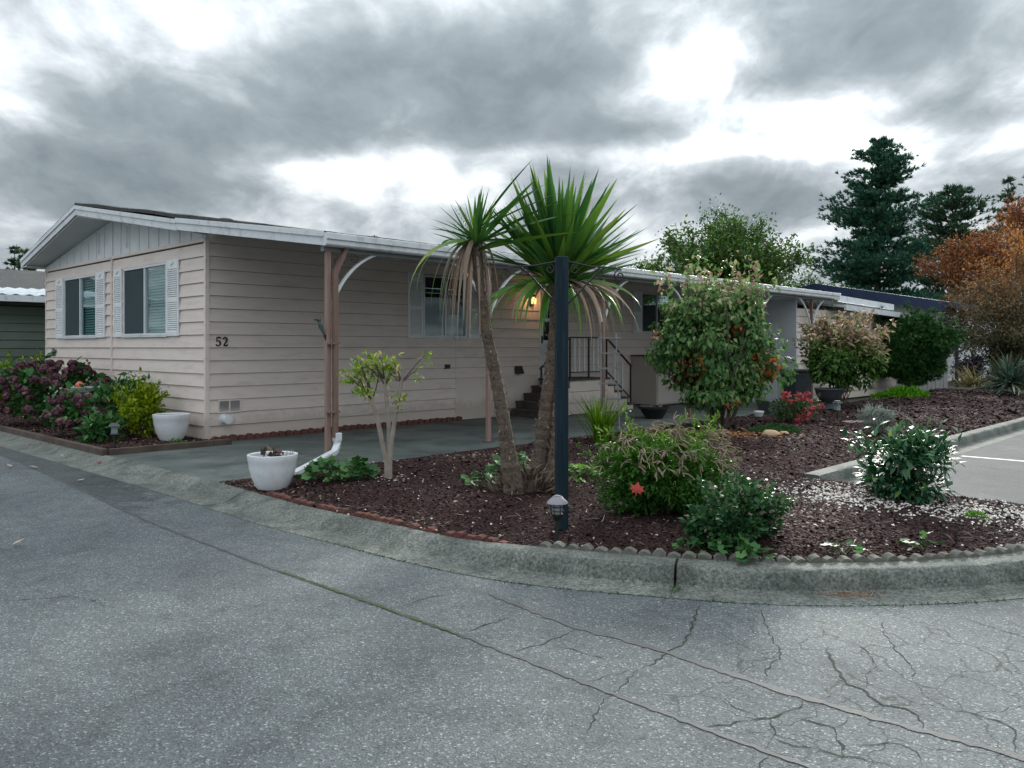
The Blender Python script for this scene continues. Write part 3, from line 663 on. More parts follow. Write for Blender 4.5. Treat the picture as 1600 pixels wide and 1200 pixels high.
boards(H, SIDE, 5.205, 14.2, Z0 + 4 * HZ, 11, SW, 'siding', breaks=(10.4,))
boards(H, SIDE, .012, 14.2, Z0 + 15 * HZ, 1, [], 'siding', pitch=.155)
mb = MB(); mbox(mb, SIDE, 5.205, 9.2, -.012, .012, .0, Z0 + 4 * HZ - .004); mb.build('skirting_panel', 'skirt', H)
mb = MB(); mbox(mb, SIDE, 9.205, 14.2, -.012, .012, .0, Z0 + 4 * HZ - .004); mb.build('skirting_panel', 'skirt', H)
mb = MB(); mbox(mb, SIDE, 5.19, 5.225, .012, .024, .0, .46); mb.build('skirting_trim', 'skirt', H)
core = MB()
for c in cells(-HW + .02, -.02, 0, 3.16, FW): mbox(core, FRONT, c[0], c[1], -.10, -.013, c[2], c[3])
for c in cells(.10, HL, 0, 3.235, SW): mbox(core, SIDE, c[0], c[1], -.10, -.013, c[2], c[3])
core.box(.1, HL, HW - .1, HW, 0, 3.16).box(HL - .1, HL, .1, HW - .1, 0, 3.16).box(.1, HL - .1, .1, HW - .1, .74, .78)
core.build('wall_core', 'interior', H)
# trims: house corner, middle seam, base
mb = MB(); mbox(mb, FRONT, -.03, .031, .0, .034, 0.0, 3.14); mbox(mb, SIDE, .0, .03, .0, .0335, 0.0, 3.14); mb.build('corner_trim', 'siding', H)
mb = MB(); mbox(mb, FRONT, -3.78, -3.715, .006, .042, 0.04, 3.15); mb.build('seam_trim', 'siding', H, bevel=.004)
mb = MB(); mbox(mb, FRONT, -3.775, -3.72, .012, .03, 3.16, 3.78); mb.build('gable_seam_trim', 'white_panel', H)
mb = MB(); mbox(mb, FRONT, -HW - .02, -HW + .03, .0, .026, 0.0, 3.14); mb.build('corner_trim', 'siding', H)
mb = MB(); mbox(mb, FRONT, -HW, -.0, -.012, .042, 3.105, 3.16); mb.build('belt_trim', 'siding', H, bevel=.003)
# gable of vertical white boards
def zsof(v): return 3.85 - .170 * abs(v + 3.75)
v = -HW
gw = .405
k0 = -3.75
edges = [k0 + i * gw for i in range(-10, 11)]
edges = [-HW] + [e for e in edges if -HW + .05 < e < -.05] + [0.0]
for a, b in zip(edges[:-1], edges[1:]):
    a2, b2 = a + .004, b - .004
    za, zb = zsof(a2), zsof(b2)
    if max(za, zb) < 3.18: continue
    pts = [FRONT(a2, .012, 3.162), FRONT(b2, .012, 3.162), FRONT(b2, .012, max(3.165, zb)), FRONT(a2, .012, max(3.165, za))]
    MB().prism(pts, (.024, 0, 0)).build('gable_board', 'white_panel', H)
    if a > -HW + .2: 
        mb = MB(); mbox(mb, FRONT, a - .012, a + .012, .012, .024, 3.163, zsof(a) - .004)
        if abs(a + 3.75) > .1: mb.build('batten', 'white_panel', H)
mb = MB(); mb.prism([FRONT(-HW, -.02, 3.16), FRONT(0, -.02, 3.16), FRONT(-3.75, -.02, 3.80)], (.05, 0, 0)); mb.build('gable_backing', 'soffit', H)
for vv in (-4.42, -3.06):                             # slotted gable vents
    mb = MB()
    for i in range(11): mbox(mb, FRONT, vv - .05, vv + .05, .012, .022, 3.27 + i * .035, 3.285 + i * .035)
    mb.build('gable_vent', 'soffit', H)
# roof
def uf(v):                                            # front edge of the roof: prow at the ridge
    return -.66 + .26 * (-3.75 - v) / 4.1 if v < -3.75 else -.66 + (.66 - .04) * (v + 3.75) / 7.15
RV = -3.75
def rp(u, v, z): return (u, -v, z)
ZR, ZE, ZC = 4.02, 3.37, 2.905
UEND = 16.1
# two shingled planes and the carport roof
for (va, za, vb, zb, nm, mat, ext) in ((-7.85, ZE, RV, ZR, 'roof_plane', 'shingle', 22), (RV, ZR, .2, 3.385, 'roof_plane', 'shingle', 22), (.2, 3.35, 3.32, ZC, 'carport_roof', 'white_metal', UEND)):
    mb = MB(); n = 24; bot = []; top = []
    thick = .035 if mat == 'shingle' else .02
    A = [rp(uf(va) + .012, va, za), rp(ext, va, za), rp(ext, vb, zb), rp(uf(vb) + .012, vb, zb)]
    if mat != 'shingle':
        mb.hexa([(p[0], p[1], p[2] - .03) for p in A], A); mb.build(nm, mat, H)
    else:
        nu, nv = 60, 14; rr = random.Random(4); vs = []
        for i in range(nu + 1):
            for j in range(nv + 1):
                v_ = va + (vb - va) * j / nv; f = (i / nu) ** 2
                u_ = uf(v_) - .01 + (ext - uf(v_)) * f
                z_ = za + (zb - za) * j / nv + (.052 if va > -5 else .034) + rr.uniform(-.004, .010) + (.02 * math.sin(v_ * 1.9 + .6) ** 2 if va > -5 else 0)
                vs.append((u_, -v_, z_))
        b = len(vs)
        fs = [(i * (nv + 1) + j, (i + 1) * (nv + 1) + j, (i + 1) * (nv + 1) + j + 1, i * (nv + 1) + j + 1) for i in range(nu) for j in range(nv)]
        vs2 = [(x, y, z - .05) for x, y, z in vs]
        fs2 = [tuple(b + q for q in f[::-1]) for f in fs]
        bd = [j for j in range(nv + 1)] + [i * (nv + 1) + nv for i in range(1, nu + 1)] + [nu * (nv + 1) + j for j in range(nv - 1, -1, -1)] + [i * (nv + 1) for i in range(nu - 1, 0, -1)]
        side = [(bd[q], bd[(q + 1) % len(bd)], b + bd[(q + 1) % len(bd)], b + bd[q]) for q in range(len(bd))]
        mb.add(vs + vs2, fs + fs2 + side); mb.build(nm, mat, H)
# soffits under the prow and eaves
mb = MB()
mb.hexa([rp(uf(RV) + .03, RV, ZR - .19), rp(.03, RV, ZR - .19), rp(.03, -7.8, ZE - .18), rp(uf(-7.8) + .03, -7.8, ZE - .18)], [rp(uf(RV) + .03, RV, ZR - .17), rp(.03, RV, ZR - .17), rp(.03, -7.8, ZE - .16), rp(uf(-7.8) + .03, -7.8, ZE - .16)])
mb.build('soffit', 'soffit', H)
mb = MB()
mb.hexa([rp(uf(RV) + .03, RV, ZR - .19), rp(.03, RV, ZR - .19), rp(.03, .15, 3.20), rp(uf(.15) + .03, .15, 3.20)], [rp(uf(RV) + .03, RV, ZR - .17), rp(.03, RV, ZR - .17), rp(.03, .15, 3.22), rp(uf(.15) + .03, .15, 3.22)])
mb.build('soffit', 'soffit', H)
mb = MB(); mb.box(-.4, 22, HW, 7.8, ZE - .17, ZE - .15); mb.build('soffit', 'soffit', H)
def fascia(name, va, za, vb, zb, h, t, off=0, mat='white_trim', dz=0):
    mb = MB(); A = [(uf(va) - off, va, za - h + dz), (uf(vb) - off, vb, zb - h + dz), (uf(vb) - off, vb, zb + dz), (uf(va) - off, va, za + dz)]
    mb.hexa([rp(*p) for p in A], [rp(p[0] + t, p[1], p[2]) for p in A]); return mb.build(name, mat, H, bevel=.004)
fascia('fascia', -7.87, ZE, RV - .002, ZR, .165, .025)
fascia('fascia', RV + .002, ZR, -.28, 3.43, .165, .025)
fascia('fascia', -.275, 3.43, 3.30, ZC + .005, .155, .025)
fascia('drip_edge', -7.87, ZE, RV - .002, ZR, .075, .02, .022, dz=.012)
fascia('drip_edge', RV + .002, ZR, -.28, 3.43, .070, .02, .022, dz=.012)
fascia('drip_edge', -.27, 3.43, 3.30, ZC + .005, .075, .02, .024, dz=.03)
# eave gutter of the carport, in lengths
prof = [(0, 0), (-.055, .012), (-.07, .03), (-.07, .085), (-.095, .092), (-.095, .165), (-.085, .172), (0, .172)]
for (u0, u1) in ((-.06, 3.2), (3.206, 7.9), (7.906, 12.1), (12.106, UEND)):
    mb = MB(); mb.prism([(u0, -3.30 + y, 2.745 + z) for y, z in prof], (u1 - u0, 0, 0)); mb.build('eave_gutter', 'white_trim', H, bevel=.003)
mb = MB()
for i in range(40):
    u = .1 + i * .405; mb.hexa([rp(u, .04, 3.245), rp(u + .38, .04, 3.245), rp(u + .38, 3.28, 2.79), rp(u, 3.28, 2.79)], [rp(u, .04, 3.275), rp(u + .38, .04, 3.275), rp(u + .38, 3.28, 2.82), rp(u, 3.28, 2.82)])
mb.build('carport_ceiling', 'pan_ceiling_shaded', H)
box('carport_beam', 'pan_ceiling_shaded', H, .0, UEND - .1, -3.22, -3.15, 2.70, 2.785)
box('eave_gutter', 'white_trim', H, -.4, 22, 7.80, 7.9, ZE - .17, ZE - .02)
for (u, v, z) in ((1.07, -1.5, 3.64), (6.16, -1.5, 3.64), (11.0, -2.0, 3.72)):
    mb = MB(); mb.lathe([(.07, -.06), (.07, .05), (.15, .055), (.155, .08), (.10, .105), (.02, .115)], 18, rp(u, v, z)); mb.build('roof_vent', 'iron', H, smooth=True)
# carport posts with curved brackets and iron scrolls
def spiral(c, r0, turns, sx, a0, n=26):
    return [(c[0] + sx * r0 * (1 - .78 * i / n) * math.cos(a0 + turns * 2 * math.pi * i / n), c[1], c[2] + r0 * (1 - .78 * i / n) * math.sin(a0 + turns * 2 * math.pi * i / n)) for i in range(n + 1)]
for k, u in enumerate((.08, 2.99, 5.89, 8.8, 11.75, 14.7)):
    yv = -3.19
    po = MB().box(u - .032, u + .032, yv - .032, yv + .032, .0, 2.745).build('post', 'post_pink' if k < 3 else 'post_brown', H, bevel=.006)
    MB().box(u - .07, u + .07, yv - .07, yv + .07, 0, .012).build('post_base', 'iron_brown', po)
    for s in ((1,) if k == 0 else (-1, 1)):
        pts = []
        for i in range(13):
            an = math.pi / 2 * i / 12
            ln = i / 12; pts.append((u + s * (.04 + .74 * (.62 * (1 - math.cos(an)) + .38 * ln)), yv, 1.92 + .80 * (.62 * math.sin(an) + .38 * ln)))
        mb = MB()
        for a, b in zip(pts[:-1], pts[1:]): mb.bar(a, b, .032, .04, up=(0, 1, 0))
        br = mb.build('bracket', 'white_metal', po)
        mb = MB()
        for (cx, cz, r, a0) in ((.17, 2.56, .085, 0), (.42, 2.64, .075, 1.2), (.13, 2.38, .06, 2.2)):
            mb.tube(spiral((u + s * cx, yv, cz), r, 1.6, s, a0), .006, 5)
        mb.tube([(u + s * .06, yv, 2.3), (u + s * .10, yv, 2.2), (u + s * .14, yv, 2.12)], .006, 5)
        mb.tube([(u + s * .06, yv, 2.715), (u + s * .75, yv, 2.715)], .007, 5)
        mb.build('scroll', 'iron_brown', po)
# brown downspout on the first post, white outlet towards the pot
mb = MB(); mb.box(.116, .176, -3.295, -3.225, .30, 2.42); ds = mb.build('downspout', 'post_brown', H, bevel=.008)
mb = MB(); mb.hexa([(.116, -3.295, 2.42), (.176, -3.295, 2.42), (.176, -3.225, 2.42), (.116, -3.225, 2.42)], [(.19, -3.30, 2.58), (.25, -3.30, 2.58), (.25, -3.23, 2.58), (.19, -3.23, 2.58)])
mb.hexa([(.19, -3.30, 2.58), (.25, -3.30, 2.58), (.25, -3.23, 2.58), (.19, -3.23, 2.58)], [(.28, -3.30, 2.75), (.34, -3.30, 2.75), (.34, -3.23, 2.75), (.28, -3.23, 2.75)]); mb.build('elbow', 'post_brown', ds)
for z in (.62, 1.5): MB().box(.04, .196, -3.300, -3.218, z, z + .025).build('strap', 'post_brown', ds)
mb = MB()
e = [(.175, -3.26, .33), (.17, -3.27, .20), (.06, -3.37, .13), (-.50, -3.82, .10), (-1.10, -4.30, .075)]
for a, b in zip(e[:-1], e[1:]): mb.bar(a, b, .085, .065)
mb.box(.128, .222, -3.307, -3.213, .25, .36)
mb.build('outlet', 'white_metal', ds, bevel=.01)
# ---- windows
def window(Tm, a0, a1, z0, z1, kind, sh=None):
    w = MB(); f = .035
    for (p0, p1, q0, q1) in ((a0, a1, z0, z0 + f), (a0, a1, z1 - f, z1), (a0, a0 + f, z0 + f, z1 - f), (a1 - f, a1, z0 + f, z1 - f)): mbox(w, Tm, p0, p1, -.09, .038, q0, q1)
    win = w.build('window', 'white_metal', H, bevel=.004)
    am = (a0 + a1) / 2
    mb = MB(); mbox(mb, Tm, am - .02, am + .02, -.03, .03, z0 + f, z1 - f); mb.build('mullion', 'white_metal', win)
    mb = MB(); mbox(mb, Tm, a0 - .03, a1 + .03, .026, .055, z0 - .03, z0 - .003); mb.build('sill', 'white_metal', win)
    for (p0, p1, o) in ((a0 + f, am - .02, .012), (am + .02, a1 - f, -.002)):
        mb = MB(); mbox(mb, Tm, p0, p1, o - .003, o, z0 + f, z1 - f); mb.build('pane', 'glass', win)
    if kind == 'blinds':
        mb = MB(); mbox(mb, Tm, a0 + f, am - .02, .014, .0165, z0 + f, z1 - f); mb.build('insect_screen', 'screen', win)
        for i in range(22):
            z = z0 + .05 + i * (z1 - z0 - .1) / 22
            mb = MB(); mb.hexa([Tm(am, -.055, z), Tm(a1 - f, -.055, z), Tm(a1 - f, -.085, z + .036), Tm(am, -.085, z + .036)], [Tm(am, -.055, z + .003), Tm(a1 - f, -.055, z + .003), Tm(a1 - f, -.085, z + .039), Tm(am, -.085, z + .039)])
            mb.build('blind_slat', 'blind', win)
    if kind == 'curtain':
        mb = MB(); n = 30
        c = [Tm(am + .05 + .16 * i / n, -.16 + .02 * math.sin(i * 1.3), z) for i in range(n + 1) for z in (z0 + .04, z1 - .04)]
        mb.add(c, [(2 * i, 2 * i + 2, 2 * i + 3, 2 * i + 1) for i in range(n)]); mb.build('curtain', 'curtain', win, smooth=True, recalc=False)
        mb = MB(); c = Tm(am + .36, -.25, z0 + .04); mb.lathe([(.08, 0), (.11, .05), (.20, .30), (.19, .42), (.17, .42), (.1, .2), (.02, .1)], 16, c); mb.build('vase', 'curtain', win, smooth=True)
    for (s0, s1) in (sh or []):
        s = MB(); fr_ = .035; o0, o1 = .024, .052
        for (p0, p1, q0, q1) in ((s0, s0 + fr_, z0 - .02, z1 + .02), (s1 - fr_, s1, z0 - .02, z1 + .02)): mbox(s, Tm, p0, p1, o0, o1, q0, q1)
        zm = (z0 + z1) / 2 - .04
        for (q0, q1) in ((z0 - .02, z0 + .05), (zm - .03, zm + .03), (z1 - .13, z1 + .02)): mbox(s, Tm, s0 + fr_, s1 - fr_, o0, o1 - .002, q0, q1)
        so = s.build('shutter', 'shutter_white', win, bevel=.003)
        l = MB()
        for (q0, q1) in ((z0 + .05, zm - .03), (zm + .03, z1 - .13)):
            n = int((q1 - q0) / .034)
            for i in range(n):
                z = q0 + (q1 - q0) * i / n; a, b = s0 + fr_, s1 - fr_
                l.hexa([Tm(a, .046, z), Tm(b, .046, z), Tm(b, .024, z + .03), Tm(a, .024, z + .03)], [Tm(a, .049, z + .005), Tm(b, .049, z + .005), Tm(b, .027, z + .035), Tm(a, .027, z + .035)])
        l.build('louvres', 'shutter_white', so)
        e_ = MB(); am_ = (s0 + s1) / 2
        e_.tube([Tm(am_ - .05, .053, z1 - .085), Tm(am_ - .01, .055, z1 - .05), Tm(am_ + .03, .055, z1 - .045), Tm(am_ + .055, .053, z1 - .02)], [.004, .009, .008, .004], 5)
        e_.build('crest', 'soffit', so)
    return win
window(FRONT, *FW[0], 'blinds', [(-3.62, -3.24), (-1.335, -.90)])
window(FRONT, *FW[1], 'blinds', [(-6.78, -6.34), (-4.49, -4.06)])
window(SIDE, *SW[0], 'curtain', [(3.97, 4.33), (5.52, 5.86)])
window(SIDE, *SW[1], 'plain', [(11.28, 11.64), (13.12, 13.48)])
# ---- door
a0, a1, z0, z1 = SW[2]
mb = MB()
for (p0, p1, q0, q1) in ((a0, a0 + .05, z0, z1), (a1 - .05, a1, z0, z1), (a0 + .05, a1 - .05, z1 - .05, z1)): mbox(mb, SIDE, p0, p1, -.08, .032, q0, q1)
door = mb.build('door', 'white_metal', H, bevel=.004)
mb = MB()
for c in cells(a0 + .053, a1 - .053, z0 + .01, z1 - .053, [(a0 + .15, a1 - .15, 1.62, 2.05), (a0 + .15, a1 - .15, 2.12, 2.62)]): mbox(mb, SIDE, c[0], c[1], -.05, -.005, c[2], c[3])
mb.build('door_leaf', 'door_white', door)
for (q0, q1) in ((1.62, 2.05), (2.12, 2.62)):
    mb = MB(); mbox(mb, SIDE, a0 + .15, a1 - .15, -.03, -.026, q0, q1); mb.build('pane', 'glass', door)
mb = MB(); mbox(mb, SIDE, a0 + .07, a0 + .10, -.005, .04, 1.55, 1.72); mb.build('handle', 'iron', door, bevel=.005)
# ---- porch lamp, lit
mb = MB(); mb.lathe([(.05, 0), (.055, .02), (.05, .13), (.03, .15)], 12, SIDE(7.45, .09, 2.42)); wl_ = mb.build('wall_lamp', 'lamp_glass', H, smooth=True)
mb = MB(); mbox(mb, SIDE, 7.41, 7.49, .02, .045, 2.38, 2.62); mb.bar(SIDE(7.45, .03, 2.6), SIDE(7.45, .11, 2.6), .02, .02); mb.lathe([(.075, 0), (.02, .05)], 12, SIDE(7.45, .09, 2.575)); mb.build('lamp_bracket', 'iron', wl_)
ld = bpy.data.lights.new('wall_lamp_light', 'POINT'); ld.energy = .8; ld.color = (1, .55, .22); ld.shadow_soft_size = .05
link('wall_lamp_light', ld, wl_, SIDE(7.45, .20, 2.50))
# ---- number 52
def stroke(pts, w): 
    mb = MB()
    for a, b, wa in zip(pts[:-1], pts[1:], w): mb.bar(a, b, .010, wa, up=(0, 1, 0)) if False else mb.tube([a, b], wa / 2, 6)
    return mb
def digit(pts, x0, name):
    P = [SIDE(x0 + x * .085, .03, 1.485 + z * .135) for x, z, r in pts]
    MB().tube(P, [r * .0125 for x, z, r in pts], 6).build(name, 'iron', H)
digit([(.95, .97, 1.1), (.55, 1.0, 1.1), (.22, .98, .8), (.17, .75, .7), (.14, .52, .6), (.35, .62, .7), (.6, .6, .9), (.82, .45, 1.2), (.85, .25, 1.2), (.7, .07, .9), (.42, 0, .7), (.18, .06, .9), (.08, .18, 1.2)], .135, 'digit_five')
digit([(.1, .78, 1.2), (.2, .93, .9), (.45, 1.0, .8), (.72, .93, 1.0), (.82, .75, 1.3), (.72, .55, 1.2), (.45, .32, .9), (.2, .12, .7), (.1, .03, .8), (.35, .06, 1.2), (.65, .03, 1.2), (.85, .06, .9), (.93, .2, .6)], .25, 'digit_two')
# ---- wall fittings
mb = MB()
for (p0, p1, q0, q1) in ((.17, .56, .43, .455), (.17, .56, .615, .64), (.17, .195, .455, .615), (.535, .56, .455, .615), (.355, .378, .455, .615)): mbox(mb, SIDE, p0, p1, .0, .036, q0, q1)
fv = mb.build('foundation_vent', 'skirt', H, bevel=.003)
mb = MB()
for (p0, p1) in ((.195, .355), (.378, .535)):
    for i in range(9): mbox(mb, SIDE, p0, p1, .024, .028, .457 + i * .0175, .468 + i * .0175)
mb.build('vent_grille', 'alu', fv)
mb = MB(); mb.tube([SIDE(.27, .0, .335), SIDE(.27, .03, .335), SIDE(.275, .035, .335), SIDE(.28, .17, .33), SIDE(.28, .175, .33)], [.088, .088, .070, .072, .05], 16); tp = mb.build('tap_cover', 'white_plastic', H, smooth=True)
for (u, z, big) in ((4.9, 1.04, 0), (6.92, .92, 1)):
    mb = MB()
    if big: mb.hexa([SIDE(u, .01, z - .02), SIDE(u + .22, .01, z - .02), SIDE(u + .22, .11, z - .03), SIDE(u, .11, z - .03)], [SIDE(u, .01, z + .16), SIDE(u + .22, .01, z + .16), SIDE(u + .22, .04, z + .13), SIDE(u, .04, z + .13)])
    else: mbox(mb, SIDE, u, u + .13, .01, .05, z, z + .085)
    mb.build('wall_vent', 'black_plastic', H, bevel=.004)
# ---- tie of shed at the end of the carport
SH = thing('carport_shed', 'pale storage shed closing off the far end of the carport', 'shed', tuple(W(14.2, 3.0)), HROT)
boards(SH, lambda a, o, z: (a, -o, z), .02, 7.2, .03, 12, [], 'skirt')
MB().box(.03, 7.2, .014, 2.9, 0, 2.4).build('wall_core', 'interior', SH)
sd = MB().box(-.02, .028, -.02, 2.93, 0, 2.7).build('front_wall', 'shed_white', SH)
MB().box(-.035, -.021, .5, 1.45, .05, 2.1).build('door', 'door_white', SH, bevel=.004)
mb = MB(); mb.hexa([(1.95, -.45, 2.55), (7.6, -.45, 2.43), (7.6, 3, 2.72), (1.95, 3, 2.84)], [(1.95, -.45, 2.61), (7.6, -.45, 2.49), (7.6, 3, 2.78), (1.95, 3, 2.90)]); mb.build('roof', 'white_metal', SH)
MB().bar((1.95, -.49, 2.54), (7.6, -.49, 2.42), .06, .15).build('eave_gutter', 'white_trim', SH)
MB().bar((2.2, -.20, 2.80), (6.4, -.20, 2.71), .06, .17).build('upper_fascia', 'white_trim', SH)

# ---- porch steps
ST = thing('porch_steps', 'dark porch steps with black rails rising both ways to the front door landing', 'steps', tuple(W(6.7, 0)), HROT)
def sb(name, mat, u0, u1, v0, v1, z0, z1, bevel=.006): return MB().box(u0, u1, -v1, -v0, z0, z1).build(name, mat, ST, bevel=bevel)
rise = .78 / 5
for k in range(4):
    sb('tread', 'step_dark', .25 * k - .02, .25 * (k + 1), .03, .92, rise * (k + 1) - .04, rise * (k + 1))
    sb('riser', 'step_dark', .25 * k + .002, .25 * k + .03, .03, .90, rise * k, rise * (k + 1) - .041)
    sb('step_side', 'skirt', .25 * k + .031, .25 * (k + 1) - .001 + .03, .86, .898, 0, rise * (k + 1) - .042)
    q = 3.4 - .25 * k
    sb('tread', 'step_dark', q - .25, q + .02, .03, .92, rise * (k + 1) - .04, rise * (k + 1))
    sb('riser', 'step_dark', q - .03, q - .002, .03, .90, rise * k, rise * (k + 1) - .041)
    sb('step_side', 'skirt', q - .28, q - .031, .86, .897, 0, rise * (k + 1) - .042)
sb('landing', 'step_dark', .98, 2.42, .03, .94, .74, .78)
for k in range(3): sb('siding_board', 'skirt', 1.032, 2.368, .87, .90 - .004 * (k % 2), .01 + k * .243, .245 + k * .243)
def rb(name, mat, a, b, w=.03, h=.03): return MB().bar((a[0], -a[1], a[2]), (b[0], -b[1], b[2]), w, h).build(name, mat, ST)
vr = .88
for (x, z0, z1) in ((.12, rise, rise + .86), (1.05, .78, 1.66), (1.70, .78, 1.66), (2.35, .78, 1.66), (3.28, rise, rise + .86)): rb('rail_post', 'iron', (x, vr, z0), (x, vr, z1))
rb('handrail', 'iron', (.08, vr, rise + .86), (1.05, vr, 1.68), .04, .03); rb('handrail', 'iron', (1.05, vr, 1.68), (2.35, vr, 1.68), .04, .03); rb('handrail', 'iron', (2.35, vr, 1.68), (3.32, vr, rise + .86), .04, .03)
rb('bottom_rail', 'iron', (1.05, vr, .92), (2.35, vr, .92), .025, .025); rb('bottom_rail', 'iron', (2.35, vr, .92), (3.28, vr, rise + .12), .025, .025)
for x in (1.2, 1.36, 1.54, 1.86, 2.02, 2.18): rb('baluster', 'white_metal', (x, vr, .93), (x, vr, 1.665), .04, .03)
for x in (.42, .72): rb('baluster', 'white_metal', (x, vr, rise + .1 + (x - .12) * .66), (x, vr, rise + .84 + (x - .12) * .88), .045, .03)
for x in (2.65, 2.95): rb('baluster', 'white_metal', (x, vr, 1.66 - .78 - (x - 2.35) * .66), (x, vr, 1.64 - (x - 2.35) * .70), .03, .03)

# ---- scalloped red edging along the wall
def edging(name, label, pts, mat, pitch, h, d, seed, cat='edging', zfun=None, round_=1.0, gaps=0):
    r = random.Random(seed); T = thing(name, label, cat, (pts[0][0], pts[0][1], 0))
    vars_ = []
    for q in range(5):
        mb = MB(); n = 8; w = pitch * .96; hh = h * r.uniform(.88, 1.08)
        prof = [(-w / 2, -.06)] + [(-w / 2 * math.cos(math.pi * i / n), hh * (.55 + .45 * round_ * math.sin(math.pi * i / n))) for i in range(n + 1)] + [(w / 2, -.06)]
        mb.prism([(x + r.uniform(-.003, .003), -d / 2, z + r.uniform(-.004, .004)) for x, z in prof], (0, d, 0))
        vars_.append(mb.mesh('edging_brick', mat))
    L = catmull(pts, .02); acc = pitch; k = 0
    for i in range(1, len(L) - 1):
        acc += (L[i] - L[i - 1]).length
        if acc < pitch: continue
        acc = 0; t_ = L[i + 1] - L[i - 1]
        if r.random() < gaps: continue
        o = link('edging_brick', vars_[k % 5], T); k += 1
        o.location = (L[i].x - pts[0][0], L[i].y - pts[0][1], (zfun(L[i]) if zfun else 0) + r.uniform(-.008, .004))
        o.rotation_euler = (r.uniform(-.09, .09), r.uniform(-.05, .05), math.atan2(t_.y, t_.x) + r.uniform(-.07, .07))
    return T
edging('wall_edging', 'row of scalloped red edging bricks along the foot of the long house wall', [W(u, .10).xy for u in (.08, 1.5, 3, 4.4, 5.3)], 'brick_red', .125, .085, .07, 1)
def inset(p, n, d): return W(p.x + n.x * d, p.y + n.y * d).xy
red = [inset(KC[i], KN[i], .50) for i in range(len(KC)) if 4.75 < KC[i].y < 8.35 and KC[i].x < 0][::6]
edging('red_bed_edging', 'crumbling red scalloped edging between mulch bed and rolled kerb', red, 'brick_red', .088, .042, .06, 2, gaps=.12)
gry = [inset(KC[i], KN[i], .485) for i in range(len(KC)) if KC[i].y > 8.38 and KC[i].x < 2.4][::6]
edging('stone_bed_edging', 'line of small grey scalloped stones behind the curved kerb', gry, 'edge_stone', .098, .078, .075, 3)
TE = thing('timber_edging', 'low brown timber border around the bed below the front windows', 'edging', tuple(W(-1.69, .56)), HROT)
def tb(u0, u1, v0, v1): MB().box(u0 + 1.69, u1 + 1.69, -(v1 - .56), -(v0 - .56), -.05, .085).build('timber', 'timber', TE, bevel=.008)
for k in range(6): tb(-1.74, -1.66, .56 - 2.4 * (k + 1) + .01, .56 - 2.4 * k)
tb(-1.658, -.2, .545, .625); tb(-.195, .1, .545, .62)

# ================================================================== GARDEN OBJECTS
def pot(name, label, loc, r, h, mat, soil=True, extra=None):
    T = thing(name, label, 'pot', loc)
    prof = [(.50 * r, 0), (.62 * r, .02 * h), (.72 * r, .12 * h), (.86 * r, .36 * h), (.955 * r, .62 * h), (.985 * r, .80 * h), (1.0 * r, .82 * h), (1.03 * r, .95 * h), (1.03 * r, h), (.98 * r, 1.01 * h), (.94 * r, .98 * h), (.93 * r, .80 * h), (.5 * r, .75 * h)]
    MB().lathe(prof, 36).build('bowl', mat, T, smooth=True)
    if soil: MB().lathe([(.928 * r, .80 * h), (.5 * r, .84 * h), (.05 * r, .86 * h)], 24).build('potting_soil', 'soil', T, smooth=True)
    return T
zb = bed_h(-1.45, 4.6)
T = pot('flower_pot', 'round white pot at the tip of the mulch bed by the downspout outlet', (-2.46, 8.42, .01), .245, .355, 'white_plastic')
rng = np.random.default_rng(2)
n = 26; leaves('dry_leaves', 'lf_fiber', T, np.c_[rng.normal(size=(n, 2)) * .07, rng.uniform(.31, .37, n)], rng.normal(size=(n, 3)), rng.normal(size=(n, 3)), rng.uniform(.06, .13, n), rng.uniform(0, .6, n), T_ovate(.6))
for x in (.13, .165, .19): MB().tube([(x, .05, .3), (x + .005, .05, .385), (x + .015, .05, .395)], .004, 4).build('twig', 'bark_pale', T)
T = pot('flower_pot', 'white pot of dark soil standing beside the house corner', (*W(-.42, -.30).xy, .035), .265, .40, 'white_plastic')

# dark painted post with scrolled iron arms
zp = bed_h(-1.0, 8.0)
T = thing('garden_post', 'tall dark blue square post with scrolled black iron arms', 'post', (.385, 6.36, zp - .05), R(8))
ph = 2.165 - zp + .05
MB().box(-.046, .046, -.046, .046, 0, ph).build('post', 'post_blue', T, bevel=.006)
for s in (-1, 1):
    mb = MB()
    mb.tube([(s * .05, -.03, ph - .04), (s * .22, -.03, ph - .075), (s * .40, -.03, ph - .085), (s * .47, -.03, ph - .10)], .007, 6)
    mb.tube([(s * .05, -.03, ph - .36), (s * .12, -.03, ph - .29), (s * .25, -.03, ph - .15), (s * .33, -.03, ph - .085)], .008, 6)
    mb.tube(spiral((s * .455, -.03, ph - .145), .048, 1.3, s, math.pi / 2), .006, 6)
    mb.tube(spiral((s * .30, -.03, ph - .125), .04, 1.2, s, math.pi / 2), .005, 6)
    mb.tube(spiral((s * .10, -.03, ph - .10), .04, 1.2, s, math.pi / 2), .005, 6)
    mb.build('scroll_arm', 'iron', T, smooth=True)

